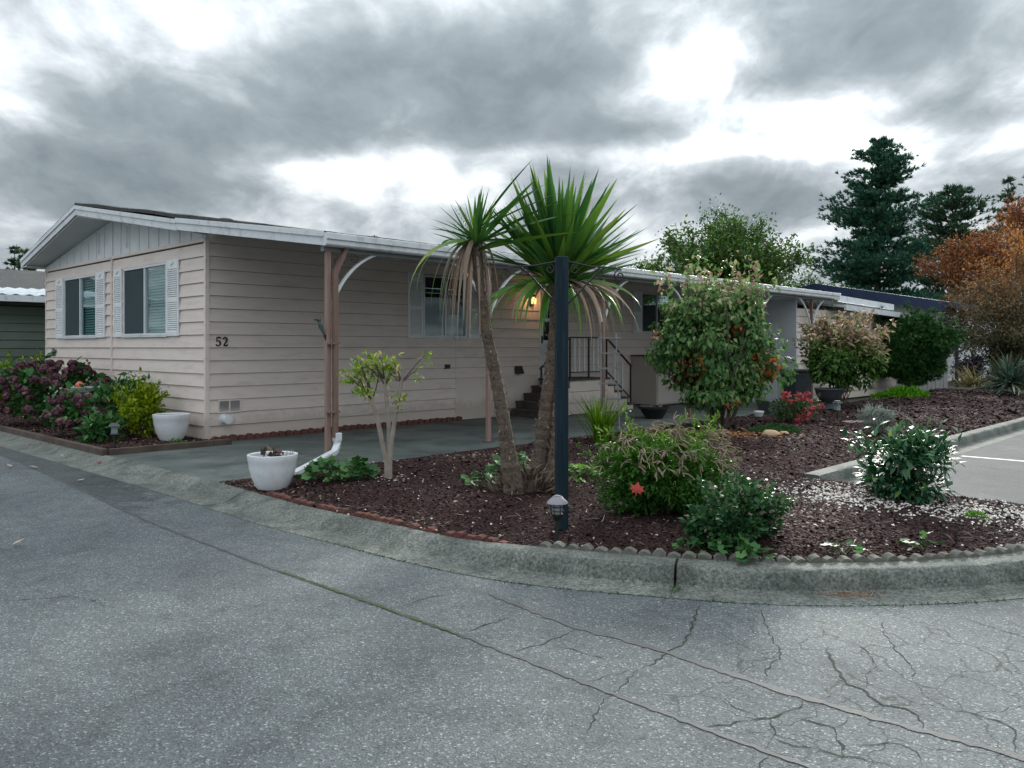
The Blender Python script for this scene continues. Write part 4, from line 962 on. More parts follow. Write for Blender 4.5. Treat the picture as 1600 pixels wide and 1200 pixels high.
def solar_light(label, loc, h=.36, r=.078, kind='lantern'):
    T = thing('solar_light', label, 'garden light', loc, random.uniform(0, 3), 'solar path lights')
    MB().tube([(0, 0, -.05), (0, 0, h * .55)], .011, 8).build('stake', 'black_plastic', T)
    if kind == 'lantern':
        MB().lathe([(.016, h * .48), (.03, h * .53), (r * .58, h * .60), (r * .6, h * .625), (.02, h * .63)], 20).build('cup', 'black_plastic', T, smooth=True)
        MB().lathe([(r * .48, h * .625), (r * .55, h * .83), (.01, h * .835)], 20).build('lens', 'clear_plastic', T, smooth=True)
        mb = MB()
        for i in range(6):
            a = i * math.pi / 3; mb.tube([(r * .56 * math.cos(a), r * .56 * math.sin(a), h * .62), (r * .64 * math.cos(a), r * .64 * math.sin(a), h * .84)], .003, 4)
        for z in (.69, .77): mb.tube([(r * .60 * math.cos(a), r * .60 * math.sin(a), h * z) for a in [k * math.pi / 10 for k in range(21)]], .003, 4)
        mb.build('cage', 'black_plastic', T)
        MB().lathe([(r * .9, h * .835), (r, h * .845), (r * .95, h * .87), (r * .55, h * .955), (r * .42, h * .985), (.01, h * .99)], 24).build('cap', 'cap_grey', T, smooth=True)
        MB().box(-r * .27, r * .27, -r * .27, r * .27, h * .98, h * 1.003).build('solar_panel', 'alu', T)
    else:
        MB().box(-r * .55, r * .55, -r * .55, r * .55, h * .55, h * .60).build('cup', 'grey_plastic', T)
        MB().box(-r * .42, r * .42, -r * .42, r * .42, h * .60, h * .88).build('lens', 'clear_plastic', T)
        MB().hexa([(-r * .8, -r * .8, h * .88), (r * .8, -r * .8, h * .88), (r * .8, r * .8, h * .88), (-r * .8, r * .8, h * .88)], [(-r * .4, -r * .4, h), (r * .4, -r * .4, h), (r * .4, r * .4, h), (-r * .4, r * .4, h)]).build('cap', 'grey_plastic', T, bevel=.004)
    return T
M('cap_grey', (.20, .19, .22), (.28, .27, .31), 6, .45)
solar_light('round capped solar light in front of the dark blue post', (.335, 6.05, bed_h(-1.3, 8.3) - .01), .355, .08)
solar_light('square solar lantern in the bed beside the white pot near the house corner', (*W(-1.42, .12).xy, .03), .36, .10, 'sq')
solar_light('square solar light right of the pink flowering azalea', (5.96, 15.0, .07), .42, .09, 'sq')
solar_light('square solar light left of the pink azalea behind the leafy tree', (5.10, 15.7, .07), .38, .10, 'sq')

# hummingbird ornament on first post
T = thing('bird_ornament', 'small dark hummingbird ornament clipped to the nearest carport post', 'ornament', tuple(W(.03, 3.19, 1.62)), HROT)
mb = MB(); mb.tube([(-.0, 0, .0), (-.05, 0, .10), (-.075, 0, .15), (-.085, 0, .175)], [.012, .032, .024, .018], 8); mb.build('body', 'gecko', T, smooth=True)
MB().tube([(-.085, 0, .175), (-.10, 0, .19), (-.16, 0, .195)], [.02, .014, .003], 6).build('head', 'black_plastic', T, smooth=True)
MB().prism([(-.05, .0, .10), (-.03, .05, .22), (-.065, .02, .15)], (.006, 0, 0)).build('wing', 'black_plastic', T)
MB().tube([(0, 0, 0), (.02, 0, -.05), (.03, 0, -.08)], [.02, .014, .01], 6).build('tail', 'black_plastic', T)
# gecko on the front wall
T = thing('gecko_ornament', 'small green gecko ornament on the front wall under the left window', 'ornament', tuple(W(-.04, -6.93, 1.36)), HROT)
mb = MB(); mb.tube([(0, .14, .02), (0, .06, -.02), (0, 0, .0), (0, -.08, .015), (0, -.13, .03)], [.008, .026, .034, .026, .02], 8); mb.build('body', 'gecko', T, smooth=True)
for y in (-.06, .05):
    for s in (-1, 1): MB().tube([(0, y, 0), (0, y - .02, s * .05), (-.005, y + .02, s * .075)], [.012, .012, .016], 5).build('leg', 'gecko', T)

# cabinet by the wall, pots, bin, urn, ladder
T = thing('storage_cabinet', 'beige storage cabinet against the house wall behind the leafy tree', 'cabinet', tuple(W(11.2, .02)), HROT)
MB().box(0, 2.1, -.78, 0, .03, 1.24).build('body', 'cabinet', T, bevel=.01)
MB().box(-.03, 2.13, -.81, .0, 1.243, 1.275).build('lid', 'step_dark', T, bevel=.006)
for k in range(2): MB().box(.03 + k * 1.03, 1.04 + k * 1.03, -.80, -.782, .06, 1.22).build('door', 'cabinet', T, bevel=.004)
T = thing('low_planter', 'wide black planter bowl on the driveway in front of the cabinet', 'planter', (2.93, 16.9, 0)); T.scale = (.62, .62, .95)
MB().lathe([(.28, 0), (.30, .02), (.46, .20), (.53, .215), (.54, .26), (.50, .265), (.46, .22), (.2, .2)], 28).build('bowl', 'black_plastic', T, smooth=True)
for (x, y, r) in ((-.12, -.1, .06), (.2, .0, .08), (.02, .12, .05)): MB().lathe([(r * .6, 0), (r, r * .5), (r * .7, r * 1.1), (.01, r * 1.2)], 10, (x, y, .21)).build('stone', 'edge_stone', T, smooth=True)
T = thing('garbage_bin', 'dark plastic bin beside the shed behind the small bushy tree', 'bin', (6.95, 20.0, 0), R(20))
mb = MB(); mb.hexa([(-.2, -.2, 0), (.2, -.2, 0), (.2, .2, 0), (-.2, .2, 0)], [(-.27, -.27, .86), (.27, -.27, .86), (.27, .27, .86), (-.27, .27, .86)]); mb.build('body', 'grey_plastic', T, bevel=.02)
MB().box(-.29, .29, -.29, .29, .86, .93).build('lid', 'black_plastic', T, bevel=.02)
T = thing('garden_urn', 'dark pedestal urn planter under the small bushy tree', 'urn', (7.05, 18.2, .06))
MB().lathe([(.24, 0), (.25, .04), (.15, .08), (.10, .16), (.13, .2), (.20, .23), (.27, .34), (.31, .46), (.33, .48), (.30, .50), (.26, .44), (.1, .42)], 26).build('bowl', 'grey_plastic', T, smooth=True)
T = thing('grey_planter', 'square grey planter to the left of the azalea', 'planter', (5.2, 16.6, .06), R(30))
MB().hexa([(-.13, -.13, 0), (.13, -.13, 0), (.13, .13, 0), (-.13, .13, 0)], [(-.17, -.17, .3), (.17, -.17, .3), (.17, .17, .3), (-.17, .17, .3)]).build('body', 'grey_plastic', T, bevel=.01)
MB().box(-.185, .185, -.185, .185, .30, .335).build('rim', 'grey_plastic', T, bevel=.01)
T = thing('small_white_pot', 'little white pot near the foot of the leafy tree', 'pot', (4.82, 16.0, .06))
MB().lathe([(.06, 0), (.09, .12), (.10, .125), (.10, .16), (.085, .16), (.05, .1)], 18).build('bowl', 'white_plastic', T, smooth=True)
T = thing('plant_ladder', 'grey metal ladder standing against the third carport post', 'ladder', tuple(W(5.86, 3.30, 0)), HROT - R(47))
for x in (-.13, .20): MB().bar((x, -.25, 0), (x * .8, -.02, 1.72), .022, .03).build('stile', 'alu', T)
for k in range(6):
    z = .28 + k * .27; y = -.25 + .23 * z / 1.72; MB().bar((-.16, y - .015, z), (.24, y - .015, z), .03, .028).build('rung', 'alu', T)
# paving stones and rocks in the bed
for (x, y, a, s, lab) in ((5.7, 15.3, .5, .28, 'reddish paving slab beside the square solar light right of the azalea'), (6.3, 15.0, .4, .3, 'reddish paving slab left of the silver bush'), (6.35, 12.7, .7, .28, 'reddish paving slab half sunk in mulch right of the silver bush')):
    T = thing('paving_stone', lab, 'paver', (x, y, .09), a, 'paving slabs in the mulch'); r = random.Random(int(x * 10))
    MB().prism([(-s, -.14, -.03), (s, -.15, -.03), (s * .97, .15, -.03), (-s * .95, .14, -.03)], (0, 0, .055)).build('slab', 'paver', T, bevel=.01)
def rock(label, loc, s, seed):
    rg = random.Random(seed); bm = bmesh.new(); bmesh.ops.create_icosphere(bm, subdivisions=2, radius=1)
    for v in bm.verts: v.co *= rg.uniform(.86, 1.1); v.co = Vector((v.co.x * s, v.co.y * s * .7, v.co.z * s * .55))
    me = bpy.data.meshes.new('garden_rock'); bm.to_mesh(me); bm.free(); me.materials.append(MATS['rock_tan'])
    me.polygons.foreach_set('use_smooth', [True] * len(me.polygons))
    tag(link('garden_rock', me, None, loc), label, 'rock', 'tan garden rocks')
rock('larger orange tan rock at the edge of the fallen leaves', (4.02, 12.75, .10), .15, 1)
rock('smaller tan rock right of the larger orange one', (4.28, 12.9, .10), .085, 2)
rock('little brown rock behind the larger orange one', (3.95, 13.3, .10), .07, 3)
# bird bath
T = thing('bird_bath', 'grey stone bird bath with orange ornament between the front shrubs', 'bird bath', tuple(W(-.80, -2.62, .03)))
T.scale = (1, 1, 1.22)
MB().lathe([(.17, 0), (.16, .06), (.08, .14), (.07, .44), (.13, .5), (.30, .56), (.33, .62), (.31, .625), (.2, .58), (.02, .56)], 24).build('bowl', 'birdbath', T, smooth=True)
MB().lathe([(.03, .58), (.07, .61), (.07, .66), (.03, .70), (.01, .705)], 12, (-.12, -.1, 0)).build('ornament', 'ceramic_red', T, smooth=True)

# ================================================================== PLANTS
def stems(name, mat, parent, paths, r0=.012, r1=.004, n=5):
    for p in paths:
        k = len(p); MB().tube(p, [r0 + (r1 - r0) * i / (k - 1) for i in range(k)], n).build(name, mat, parent, smooth=True)
def joined(name, mat, parent, paths, r0, r1, n=4):
    mb = MB()
    for p in paths:
        k = len(p); mb.tube(p, [r0 + (r1 - r0) * i / (k - 1) for i in range(k)], n, cap=False)
    return mb.build(name, mat, parent, smooth=True, recalc=False)
UP = np.array([0, 0, 1.0])
def shrub(name, label, loc, rad, zc, nleaf, size, mat, seed, nl=14, lr=None, tpl=None, nstem=7, tintf=None, outw=1.0, shell=.5, stemmat='twig', cat='shrub', droop=0, rz=0, fol='foliage', singles=0, flat=.6):
    rng = np.random.default_rng(seed); T = thing(name, label, cat, loc, rz)
    rad = np.array(rad); lr = lr or rad.max() * .38
    P, D, li = lobed_points(rng, nleaf, (0, 0, zc), rad, nl, lr, .02, shell)
    Q = [P]; E_ = [D]; I_ = [li]
    for q in range(int(10 + nl * .5)):                # stray shoots break the outline
        d = rnd_unit(rng, 1)[0]; d[2] = abs(d[2]) * .9 + .1; d /= np.linalg.norm(d); k = int(max(6, nleaf / nl * .12)); k = min(k, 26); L = rad.max() * rng.uniform(.12, .38)
        t_ = np.linspace(0, 1, k)[:, None]; b_0 = np.array((0, 0, zc)) + d * rad * .88; w_ = d * .7 + (0, 0, .35) + rng.normal(size=3) * .25
        Q.append(b_0 + w_ * L * t_ + rng.normal(size=(k, 3)) * size * .35); E_.append(norm(w_ + rng.normal(size=(k, 3)) * .8)); I_.append(np.full(k, q % nl))
    P = np.concatenate(Q); D = np.concatenate(E_); li = np.concatenate(I_); kp = P[:, 2] > .02; P, D, li = P[kp], D[kp], li[kp]
    n = len(P); tn = rng.uniform(0, 1, n) if tintf is None else tintf(rng, P, li)
    Dd = norm(D * outw + rng.normal(size=(n, 3)) * .55 + UP * (.15 - droop))
    N = norm(D * .6 + UP * flat + rng.normal(size=(n, 3)) * .4); S = size * rng.uniform(.6, 1.3, n); tp = tpl or T_ovate()
    tn = np.clip(tn, 0, .999)
    if singles:
        Pw = P + np.array(loc); o = np.argsort(np.linalg.norm(Pw - np.array([0, 0, 1.46]), axis=1)); a, b = o[:singles], o[singles:]
        single_leaves('leaf', mat, T, P[a], Dd[a], N[a], S[a], tn[a], tp); P, Dd, N, S, tn = P[b], Dd[b], N[b], S[b], tn[b]
    leaves(fol, mat, T, P, Dd, N, S, tn, tp)
    ps = []
    for k in range(nstem):
        a = rng.uniform(0, 6.28); q = rng.uniform(.35, .8); e = (math.cos(a) * rad[0] * q, math.sin(a) * rad[1] * q, zc + rad[2] * rng.uniform(.0, .6))
        ps.append(arc(rng, (rng.normal() * .03, rng.normal() * .03, -.02), e, -.05 * rad[2], 6, .02))
    stems('stem', stemmat, T, ps, .012 * max(1, rad.max()), .004)
    return T
def grow(rng, p, d, length, r, depth, spread, out, tips, nb=(2, 3), up=.12, seg=4, shrink=.72, lay=.55):
    pts = [p]; d = d / np.linalg.norm(d)
    for i in range(seg):
        d = d + rng.normal(size=3) * .10 + UP * up * .3; d /= np.linalg.norm(d); p = p + d * length / seg; pts.append(p)
    out.append((pts, r, r * .66))
    if depth == 0: tips.append((p, d)); return
    for k in range(rng.integers(nb[0], nb[1] + 1)):
        nd = d + rng.normal(size=3) * spread; nd[2] += up
        grow(rng, p, nd, length * shrink * rng.uniform(.8, 1.15), r * .64, depth - 1, spread, out, tips, nb, up, seg, shrink, lay)
    if depth >= 1:
        q = pts[len(pts) // 2]; nd = d * .4 + rng.normal(size=3) * spread * 1.3; grow(rng, q, nd, length * shrink * lay, r * .45, depth - 1, spread, out, tips, nb, up, seg, shrink, lay)
def limbs(T, out, mat, rmin=.0, trunk_n=1):
    big = [o for o in out if o[1] > rmin]; sml = [o for o in out if o[1] <= rmin]
    mb = MB()
    for pts, a, b in big: 
        k = len(pts); mb.tube([tuple(x) for x in pts], [a + (b - a) * i / (k - 1) for i in range(k)], 7, cap=False)
    mb.build('trunk', mat, T, smooth=True, recalc=False)
    if sml:
        mb = MB()
        for pts, a, b in sml:
            k = len(pts); mb.tube([tuple(x) for x in pts], [a + (b - a) * i / (k - 1) for i in range(k)], 4, cap=False)
        mb.build('branches', mat, T, smooth=True, recalc=False)
def crown(T, name, mat, rng, tips, per, rad, size, tpl, tintf=None, drp=.2):
    C = np.array([t[0] for t in tips]); Dt = np.array([t[1] for t in tips])
    i = np.repeat(np.arange(len(C)), per); n = len(i)
    P = C[i] - Dt[i] * rng.uniform(-.2, 1.2, (n, 1)) * rad + rnd_unit(rng, n) * (rad * rng.uniform(.1, 1, (n, 1)))
    D = norm(Dt[i] * .6 + rng.normal(size=(n, 3)) * .8 - UP * drp); N = norm(UP + rng.normal(size=(n, 3)) * .6)
    tn = rng.uniform(0, 1, n) if tintf is None else tintf(rng, P, i)
    k = P[:, 2] > .05
    return leaves(name, mat, T, P[k], D[k], N[k], (size * rng.uniform(.6, 1.25, n))[k], np.clip(tn, 0, .999)[k], tpl)

# ---- cordylines
BL = [T_blade(.078, d, 7) for d in (-.06, .05, .18, .40)]
def tipbrown(me):                                     # dry brown tips
    at = me.attributes['tint'].data
    for v, a in zip(me.vertices, at):
        if v.co.y > .84: a.value = min(.999, a.value + .3 * (v.co.y - .80) / .2)
def cordyline_leaves(T, rng, c, n, lmin, lmax, mat, dirs, droopf, tints):
    var = {}
    for i in range(n):
        d = Vector(dirs[i]).normalized(); L = rng.uniform(lmin, lmax)
        b = droopf(d); bi = min(3, max(0, int(b))); ti = int(min(9, max(0, tints[i] * 10)))
        key = (bi, ti)
        if key not in var: var[key] = leafmesh('leaf', mat, np.zeros((1, 3)), [(0, 1, 0)], [(0, 0, 1)], [1.0], [(ti + .5) / 10], BL[bi]); tipbrown(var[key])
        o = link('leaf', var[key], T)
        z = Vector((0, 0, 1)) if abs(d.z) < .96 else Vector((rng.normal(), rng.normal(), .2)).normalized()
        x = d.cross(z).normalized(); zz = x.cross(d)
        m = Matrix(((x.x, d.x, zz.x, 0), (x.y, d.y, zz.y, 0), (x.z, d.z, zz.z, 0), (0, 0, 0, 1)))
        p = Vector(c) + d * .03 + Vector((0, 0, rng.uniform(-.12, .10)))
        o.matrix_local = Matrix.Translation(p) @ m @ Matrix.Rotation(rng.normal() * .35, 4, 'Y') @ Matrix.Diagonal((L * rng.uniform(.85, 1.2), L, L, 1))
def drooping(T, rng, c, items, mat, name='dead_leaf'):
    """hanging blades as curved strips: items = (azimuth, reach, drop, width, tint)"""
    for (az, reach, drop, w, ti) in items:
        mb = MB(); n = 9; dx, dy = math.cos(az), math.sin(az); px, py = -dy, dx; vs = []
        for i in range(n + 1):
            t_ = i / n; r_ = reach * (1 - (1 - t_) ** 1.8); z_ = .05 * math.sin(t_ * 3) - drop * t_ ** 1.7
            ww = w * (.5 + .5 * min(1, t_ * 4)) * (1 - .92 * max(0, (t_ - .4) / .6) ** 1.4) / 2
            tw = .9 * math.sin(az * 7 + t_ * 2.2); ox, oy, oz = px * ww * math.cos(tw) , py * ww * math.cos(tw), ww * math.sin(tw)
            cx, cy, cz = c[0] + dx * r_, c[1] + dy * r_, c[2] + z_
            vs += [(cx + ox, cy + oy, cz + oz), (cx - ox, cy - oy, cz - oz), (cx + dx * ww * .3, cy + dy * ww * .3, cz - ww * .35)]
        mb.add(vs, [f for i in range(n) for f in ((3 * i, 3 * i + 2, 3 * i + 5, 3 * i + 3), (3 * i + 2, 3 * i + 1, 3 * i + 4, 3 * i + 5))])
        o = mb.build(name, mat, T, smooth=True, recalc=False)
        at = o.data.attributes.new('tint', 'FLOAT', 'POINT'); at.data.foreach_set('value', [ti] * len(o.data.vertices))
def shaggy_trunk(T, rng, path, radii, nfib, base=True):
    P = catmull([Vector(p) for p in path], .045); n = len(P)
    rr = [float(np.interp(i / (n - 1), np.linspace(0, 1, len(radii)), radii)) * (1 + .10 * (i % 2) + rng.uniform(-.06, .06)) for i in range(n)]
    MB().tube([tuple(p) for p in P], rr, 11).build('trunk', 'bark_cord', T, smooth=False, recalc=False)
    i = (rng.uniform(0, 1, nfib) ** 1.3 * (n - 1)).astype(int); a = rng.uniform(0, 6.28, nfib)
    C = np.array([tuple(P[k]) for k in i]); d = np.c_[np.cos(a), np.sin(a), np.zeros(nfib)]
    Q = C + d * (np.array(rr)[i] * .92)[:, None]; D = norm(d * .55 + np.c_[np.zeros((nfib, 2)), rng.uniform(-.6, 1.0, nfib)])
    leaves('bark_fibres', 'lf_fiber', T, Q, D, d, rng.uniform(.02, .06, nfib), rng.uniform(0, 1, nfib), T_blade(.30, .1, 2))
rng = np.random.default_rng(21)
b0 = Vector((.03, 7.62, bed_h(-.35, 6.9) - .02))
TL = thing('cordyline_palm', 'leaning cordyline with short green tuft and hanging tan dead leaves', 'palm', tuple(b0))
shaggy_trunk(TL, rng, [(0, 0, 0), (-.04, .0, .22), (-.12, .02, .75), (-.20, .02, 1.2), (-.27, 0, 1.55), (-.33, 0, 2.0), (-.37, 0, 2.38)], [.10, .068, .058, .056, .050, .047, .05], 420)
c = (-.37, 0, 2.36)
dirs = []
for i in range(48):
    a = rng.uniform(0, 6.28); e = rng.uniform(.25, 1.5); dirs.append((math.cos(a) * math.cos(e), math.sin(a) * math.cos(e), math.sin(e)))
cordyline_leaves(TL, rng, c, 48, .32, .52, 'lf_cord', dirs, lambda d: 2.6 - 2.6 * d.z + .4, rng.uniform(0, .8, 48))
dr = [(.62, -.2, .72), (.72, .1, .55), (.80, -.1, .45), (.66, .25, .60), (.9, 0, .33), (.85, .3, .38), (.55, .1, .80), (.95, -.2, .2), (.9, -.35, .42)]
cordyline_leaves(TL, rng, c, len(dr), .75, .98, 'lf_cord', dr, lambda d: 1.0, rng.uniform(.2, .95, len(dr)))
it = [(math.pi + rng.normal() * .55, rng.uniform(.05, .34), rng.uniform(.55, 1.0), .05, rng.uniform(.0, .7)) for _ in range(17)]
it += [(rng.uniform(-1.6, 1.0), rng.uniform(.06, .24), rng.uniform(.5, .95), .045, rng.uniform(.0, .9)) for _ in range(9)]
drooping(TL, rng, c, it, 'lf_dead')
drooping(TL, rng, c, [(math.pi + .25, .55, .50, .06, .8), (math.pi - .1, .42, .62, .055, .7), (math.pi + .5, .36, .75, .05, .5), (math.pi + .05, .62, .56, .05, .9)], 'lf_cord', 'drooping_leaf')
drooping(TL, rng, c, [(math.pi - .6, .42, .04, .04, .5), (.3, .75, .55, .045, .6), (-.4, .7, .42, .045, .3)], 'lf_cord', 'drooping_leaf')
b1 = Vector((.29, 8.05, bed_h(.3, 6.7) - .02))
TR = thing('cordyline_palm', 'larger cordyline with dense fan of sword leaves behind the dark blue post', 'palm', tuple(b1))
shaggy_trunk(TR, rng, [(-.05, 0, 0), (-.0, 0, .35), (.05, 0, .8), (.10, 0, 1.2), (.13, 0, 1.6), (.15, 0, 2.0)], [.11, .080, .070, .064, .054, .066], 380)
shaggy_trunk(TR, rng, [(.08, -.12, 0), (.12, -.10, .3), (.17, -.06, .75), (.16, -.03, 1.1), (.14, -.01, 1.45)], [.075, .058, .05, .046, .04], 160)
c = (.17, 0, 2.04)
dirs = []
for i in range(185):
    a = rng.uniform(0, 6.28); e = math.asin(rng.uniform(.02, 1) ** .52); dirs.append((math.cos(a) * math.cos(e) + .05, math.sin(a) * math.cos(e), math.sin(e)))
cordyline_leaves(TR, rng, c, 185, .72, 1.14, 'lf_cord', dirs, lambda d: 1.9 - 2.4 * d.z + rng.normal() * .7, rng.uniform(.05, .9, 185))
it = [(rng.uniform(-1.2, .7), rng.uniform(.35, .85), rng.uniform(.25, .65), .042, rng.uniform(.2, .9)) for _ in range(16)] + [(math.pi + rng.normal() * .6, rng.uniform(.25, .7), rng.uniform(.2, .5), .042, rng.uniform(.2, .9)) for _ in range(8)] + [(rng.uniform(-2, -1), rng.uniform(.1, .35), rng.uniform(.3, .5), .04, .7) for _ in range(5)]
drooping(TR, rng, c, it, 'lf_dead')
it = [(rng.uniform(0, 6.28), rng.uniform(.5, .9), rng.uniform(.3, .6), .05, rng.uniform(.1, .9)) for _ in range(26)]
drooping(TR, rng, c, it, 'lf_cord', 'drooping_leaf')
# old stump and litter of fibres between the trunks
T = thing('palm_stump', 'broken fibrous stump between the two cordyline trunks', 'stump', (.17, 7.72, bed_h(0, 6.9) - .02))
MB().tube([(-.02, 0, 0), (0, 0, .12), (.01, 0, .24)], [.10, .075, .05], 9).build('wood', 'bark_cord', T)
n = 420; a = rng.uniform(0, 6.28, n); r_ = rng.uniform(.02, .34, n)
leaves('fibres', 'lf_fiber', T, np.c_[np.cos(a) * r_ * 1.15, np.sin(a) * r_ * .55, .03 + rng.uniform(0, .22, n) * (1 - r_ / .36)], np.c_[np.cos(a), np.sin(a), rng.uniform(-.1, 1.8, n)], np.c_[rng.normal(size=(n, 3))], rng.uniform(.06, .18, n), rng.uniform(0, 1, n), T_blade(.13, .15, 3))

# ---- small pruned tree
T = thing('pruned_sapling', 'small pruned sapling with three pale stems and lime green leaf tufts', 'small tree', (-1.30, 8.50, bed_h(-.66, 5.38) - .02))
rng = np.random.default_rng(31)
st = [[(0, 0, 0), (.0, 0, .2), (-.03, 0, .32), (-.09, -.02, .62), (-.15, -.03, .84), (-.17, -.02, .95)], [(.02, .01, 0), (.01, .02, .25), (.02, .03, .5), (-.0, .02, .8), (-.02, .02, .98), (-.03, .03, 1.05)], [(.03, -.01, 0), (.035, 0, .3), (.07, .01, .55), (.12, .02, .85), (.15, .02, 1.02), (.17, .02, 1.15)]]
for p in st: MB().tube([tuple(x) for x in catmull([Vector(q) for q in p], .05)], [.030 - .017 * i / 30 for i in range(len(catmull([Vector(q) for q in p], .05)))], 8).build('stem', 'bark_pale', T, smooth=True)
tips = []; pa = []
for base in (st[0][-1], st[1][-1], st[2][-2], st[0][-2], st[1][-2]):
    for k in range(5):
        e = (base[0] + rng.normal() * .11 + (base[0]) * .35, base[1] + rng.normal() * .09, base[2] + rng.uniform(.08, .30)); e = (e[0], e[1], min(e[2], 1.36))
        pa.append(arc(rng, base, e, .0, 4, .008)); tips.append((np.array(e), np.array((0, 0, 1.0))))
for e in ((-.34, -.02, 1.08), (-.42, -.05, 1.10), (-.30, .03, .98)):
    pa.append(arc(rng, st[0][-2], e, .03, 4, .01)); tips += [(np.array(e), np.array((-.6, 0, .6)))] * 2
stems('twig', 'twig', T, pa, .009, .005)
tips += [(np.array((.16, .0, .84)), np.array((.5, 0, .5))), (np.array((.08, 0, .86)), np.array((-.6, 0, .3)))]
crown(T, 'foliage', 'lf_lime', rng, tips, 15, .085, .075, T_ovate(.42), drp=.15)
n = 60; P = np.c_[rng.normal(size=(n, 2)) * .16 + (.08, 0), np.full(n, .03)]
leaves('leaf_litter', 'lf_paleleaf', T, P, rng.normal(size=(n, 3)) * (1, 1, .2), np.c_[rng.normal(size=(n, 2)) * .3, np.ones(n)], rng.uniform(.03, .06, n), rng.uniform(0, 1, n), T_ovate(.5))

# ---- low round-leaved clumps
def clump(name, label, loc, rx, ry, h, n, size, mat, seed, tpl=None, cat='plant', up=.7):
    rng = np.random.default_rng(seed); T = thing(name, label, cat, loc)
    a = rng.uniform(0, 6.28, n); r_ = rng.uniform(0, 1, n) ** .6
    x, y = np.cos(a) * r_ * rx, np.sin(a) * r_ * ry; z = h * np.sqrt(np.clip(1 - r_ ** 2, 0.03, 1)) * rng.uniform(.55, 1.05, n)
    D = np.c_[np.cos(a), np.sin(a), rng.normal(size=n) * .25]; N = np.c_[np.cos(a) * .5, np.sin(a) * .5, np.full(n, up)] + rng.normal(size=(n, 3)) * .3
    single_leaves('leaf', mat, T, np.c_[x, y, z], D, N, size * rng.uniform(.6, 1.25, n), rng.uniform(0, 1, n), tpl or T_lobed())
    joined('stalks', 'lf_stalk', T, [arc(rng, (x[i] * .2, y[i] * .2, 0), (x[i], y[i], z[i]), .0, 3) for i in range(0, n, 2)], .003, .002)
    return T
M('lf_stalk', (.06, .10, .035), (.10, .14, .05), 8, .7)
clump('geranium_plant', 'low clump of round green leaves beside the white downspout outlet', (-1.78, 8.55, .06), .40, .26, .24, 130, .10, 'lf_geran', 41)
clump('ground_ivy', 'small leafy clump at the foot of the leaning cordyline', (-.28, 8.05, .08), .20, .16, .16, 40, .085, 'lf_geran', 42)
clump('ground_cover', 'patch of green round leaves behind the cordyline trunks', (.16, 8.75, .08), .42, .35, .24, 120, .10, 'lf_geran', 43)
clump('ground_cover', 'patch of bright green leaves right of the dark blue post', (.78, 8.7, .08), .42, .45, .12, 130, .075, 'lf_bright', 44)
for i, (x, y, s, lab) in enumerate(((1.22, 5.68, .10, 'small weed by the kerb joint below the heather'), (1.52, 5.50, .15, 'weed with broad leaves at the foot of the dark rose bush'), (2.26, 5.62, .11, 'small weed beside the grey edging stones under the bare mulch'), (2.85, 5.75, .12, 'right-hand small weed near the stone edging'), (1.05, 5.25, .035, 'tiny weed growing in the kerb joint'), (2.35, 6.25, .07, 'single small seedling on open mulch right of the rose bush'))):
    uu = (Vector((x, y, 0)) - W(0, 0)); zz = .05 if i != 4 else -.09
    clump('weed', lab, (x, y, zz), s, s * .8, s * .8, 14 if i != 1 else 26, s * .62, 'lf_geran', 50 + i)

# ---- tall grass
def grass(name, label, loc, n, h, w, spread, mat, seed, cat='grass clump', tpl=None, rise=1.0):
    rng = np.random.default_rng(seed); T = thing(name, label, cat, loc)
    a = rng.uniform(0, 6.28, n); s = rng.uniform(0, 1, n) ** .8 * spread
    D = np.c_[np.cos(a) * s, np.sin(a) * s, np.full(n, rise)]; N = np.c_[np.cos(a) * -1, np.sin(a) * -1, np.full(n, .4)] * -1
    N = np.c_[-np.cos(a) * .3, -np.sin(a) * .3, np.ones(n)]
    leaves('blades', mat, T, np.c_[rng.normal(size=(n, 2)) * spread * .10 * h, np.zeros(n)], D, N, h * rng.uniform(.6, 1.08, n), rng.uniform(0, 1, n), tpl or T_blade(w, .22, 5))
    return T
grass('iris_clump', 'upright clump of green sword grass beside the driveway', (1.30, 12.0, .05), 150, .78, .030, .62, 'lf_grass', 61)
# ---- heather-like shrub with tan sprays
T = shrub('heather_bush', 'big mounded green bush covered in tan flower sprays', (1.27, 6.76, .05), (.61, .47, .40), .38, 14000, .055, 'lf_heath', 71, nl=34, lr=.17, tpl=T_ovate(.36), nstem=9, tintf=lambda r, P, i: np.clip(.15 + .75 * (P[:, 2] / .75) * r.uniform(.5, 1.3, len(P)), 0, 1))
rng = np.random.default_rng(72)
n = 235; a = rng.uniform(-math.pi * 1.05, .25, n); e = np.arcsin(rng.uniform(.02, 1, n))
Dd = np.c_[np.cos(a) * np.cos(e), np.sin(a) * np.cos(e), np.sin(e)]
Pn = Dd * np.array([.63, .49, .44]) * rng.uniform(.84, 1.03, (n, 1)) + (0, 0, .38)
keep = (Pn[:, 2] > .44) & (np.sin(Pn[:, 0] * 9) * np.sin(Pn[:, 1] * 11 + Pn[:, 2] * 7) > -.35) | ((Pn[:, 2] > .1) & (rng.uniform(size=n) < .10)); keep &= ~((Pn[:, 0] < -.2) & (rng.uniform(size=n) < .55)); Pn, Dd = Pn[keep], Dd[keep]; n = len(Pn)
mb = MB(); tn = []
SP = []; SD = []
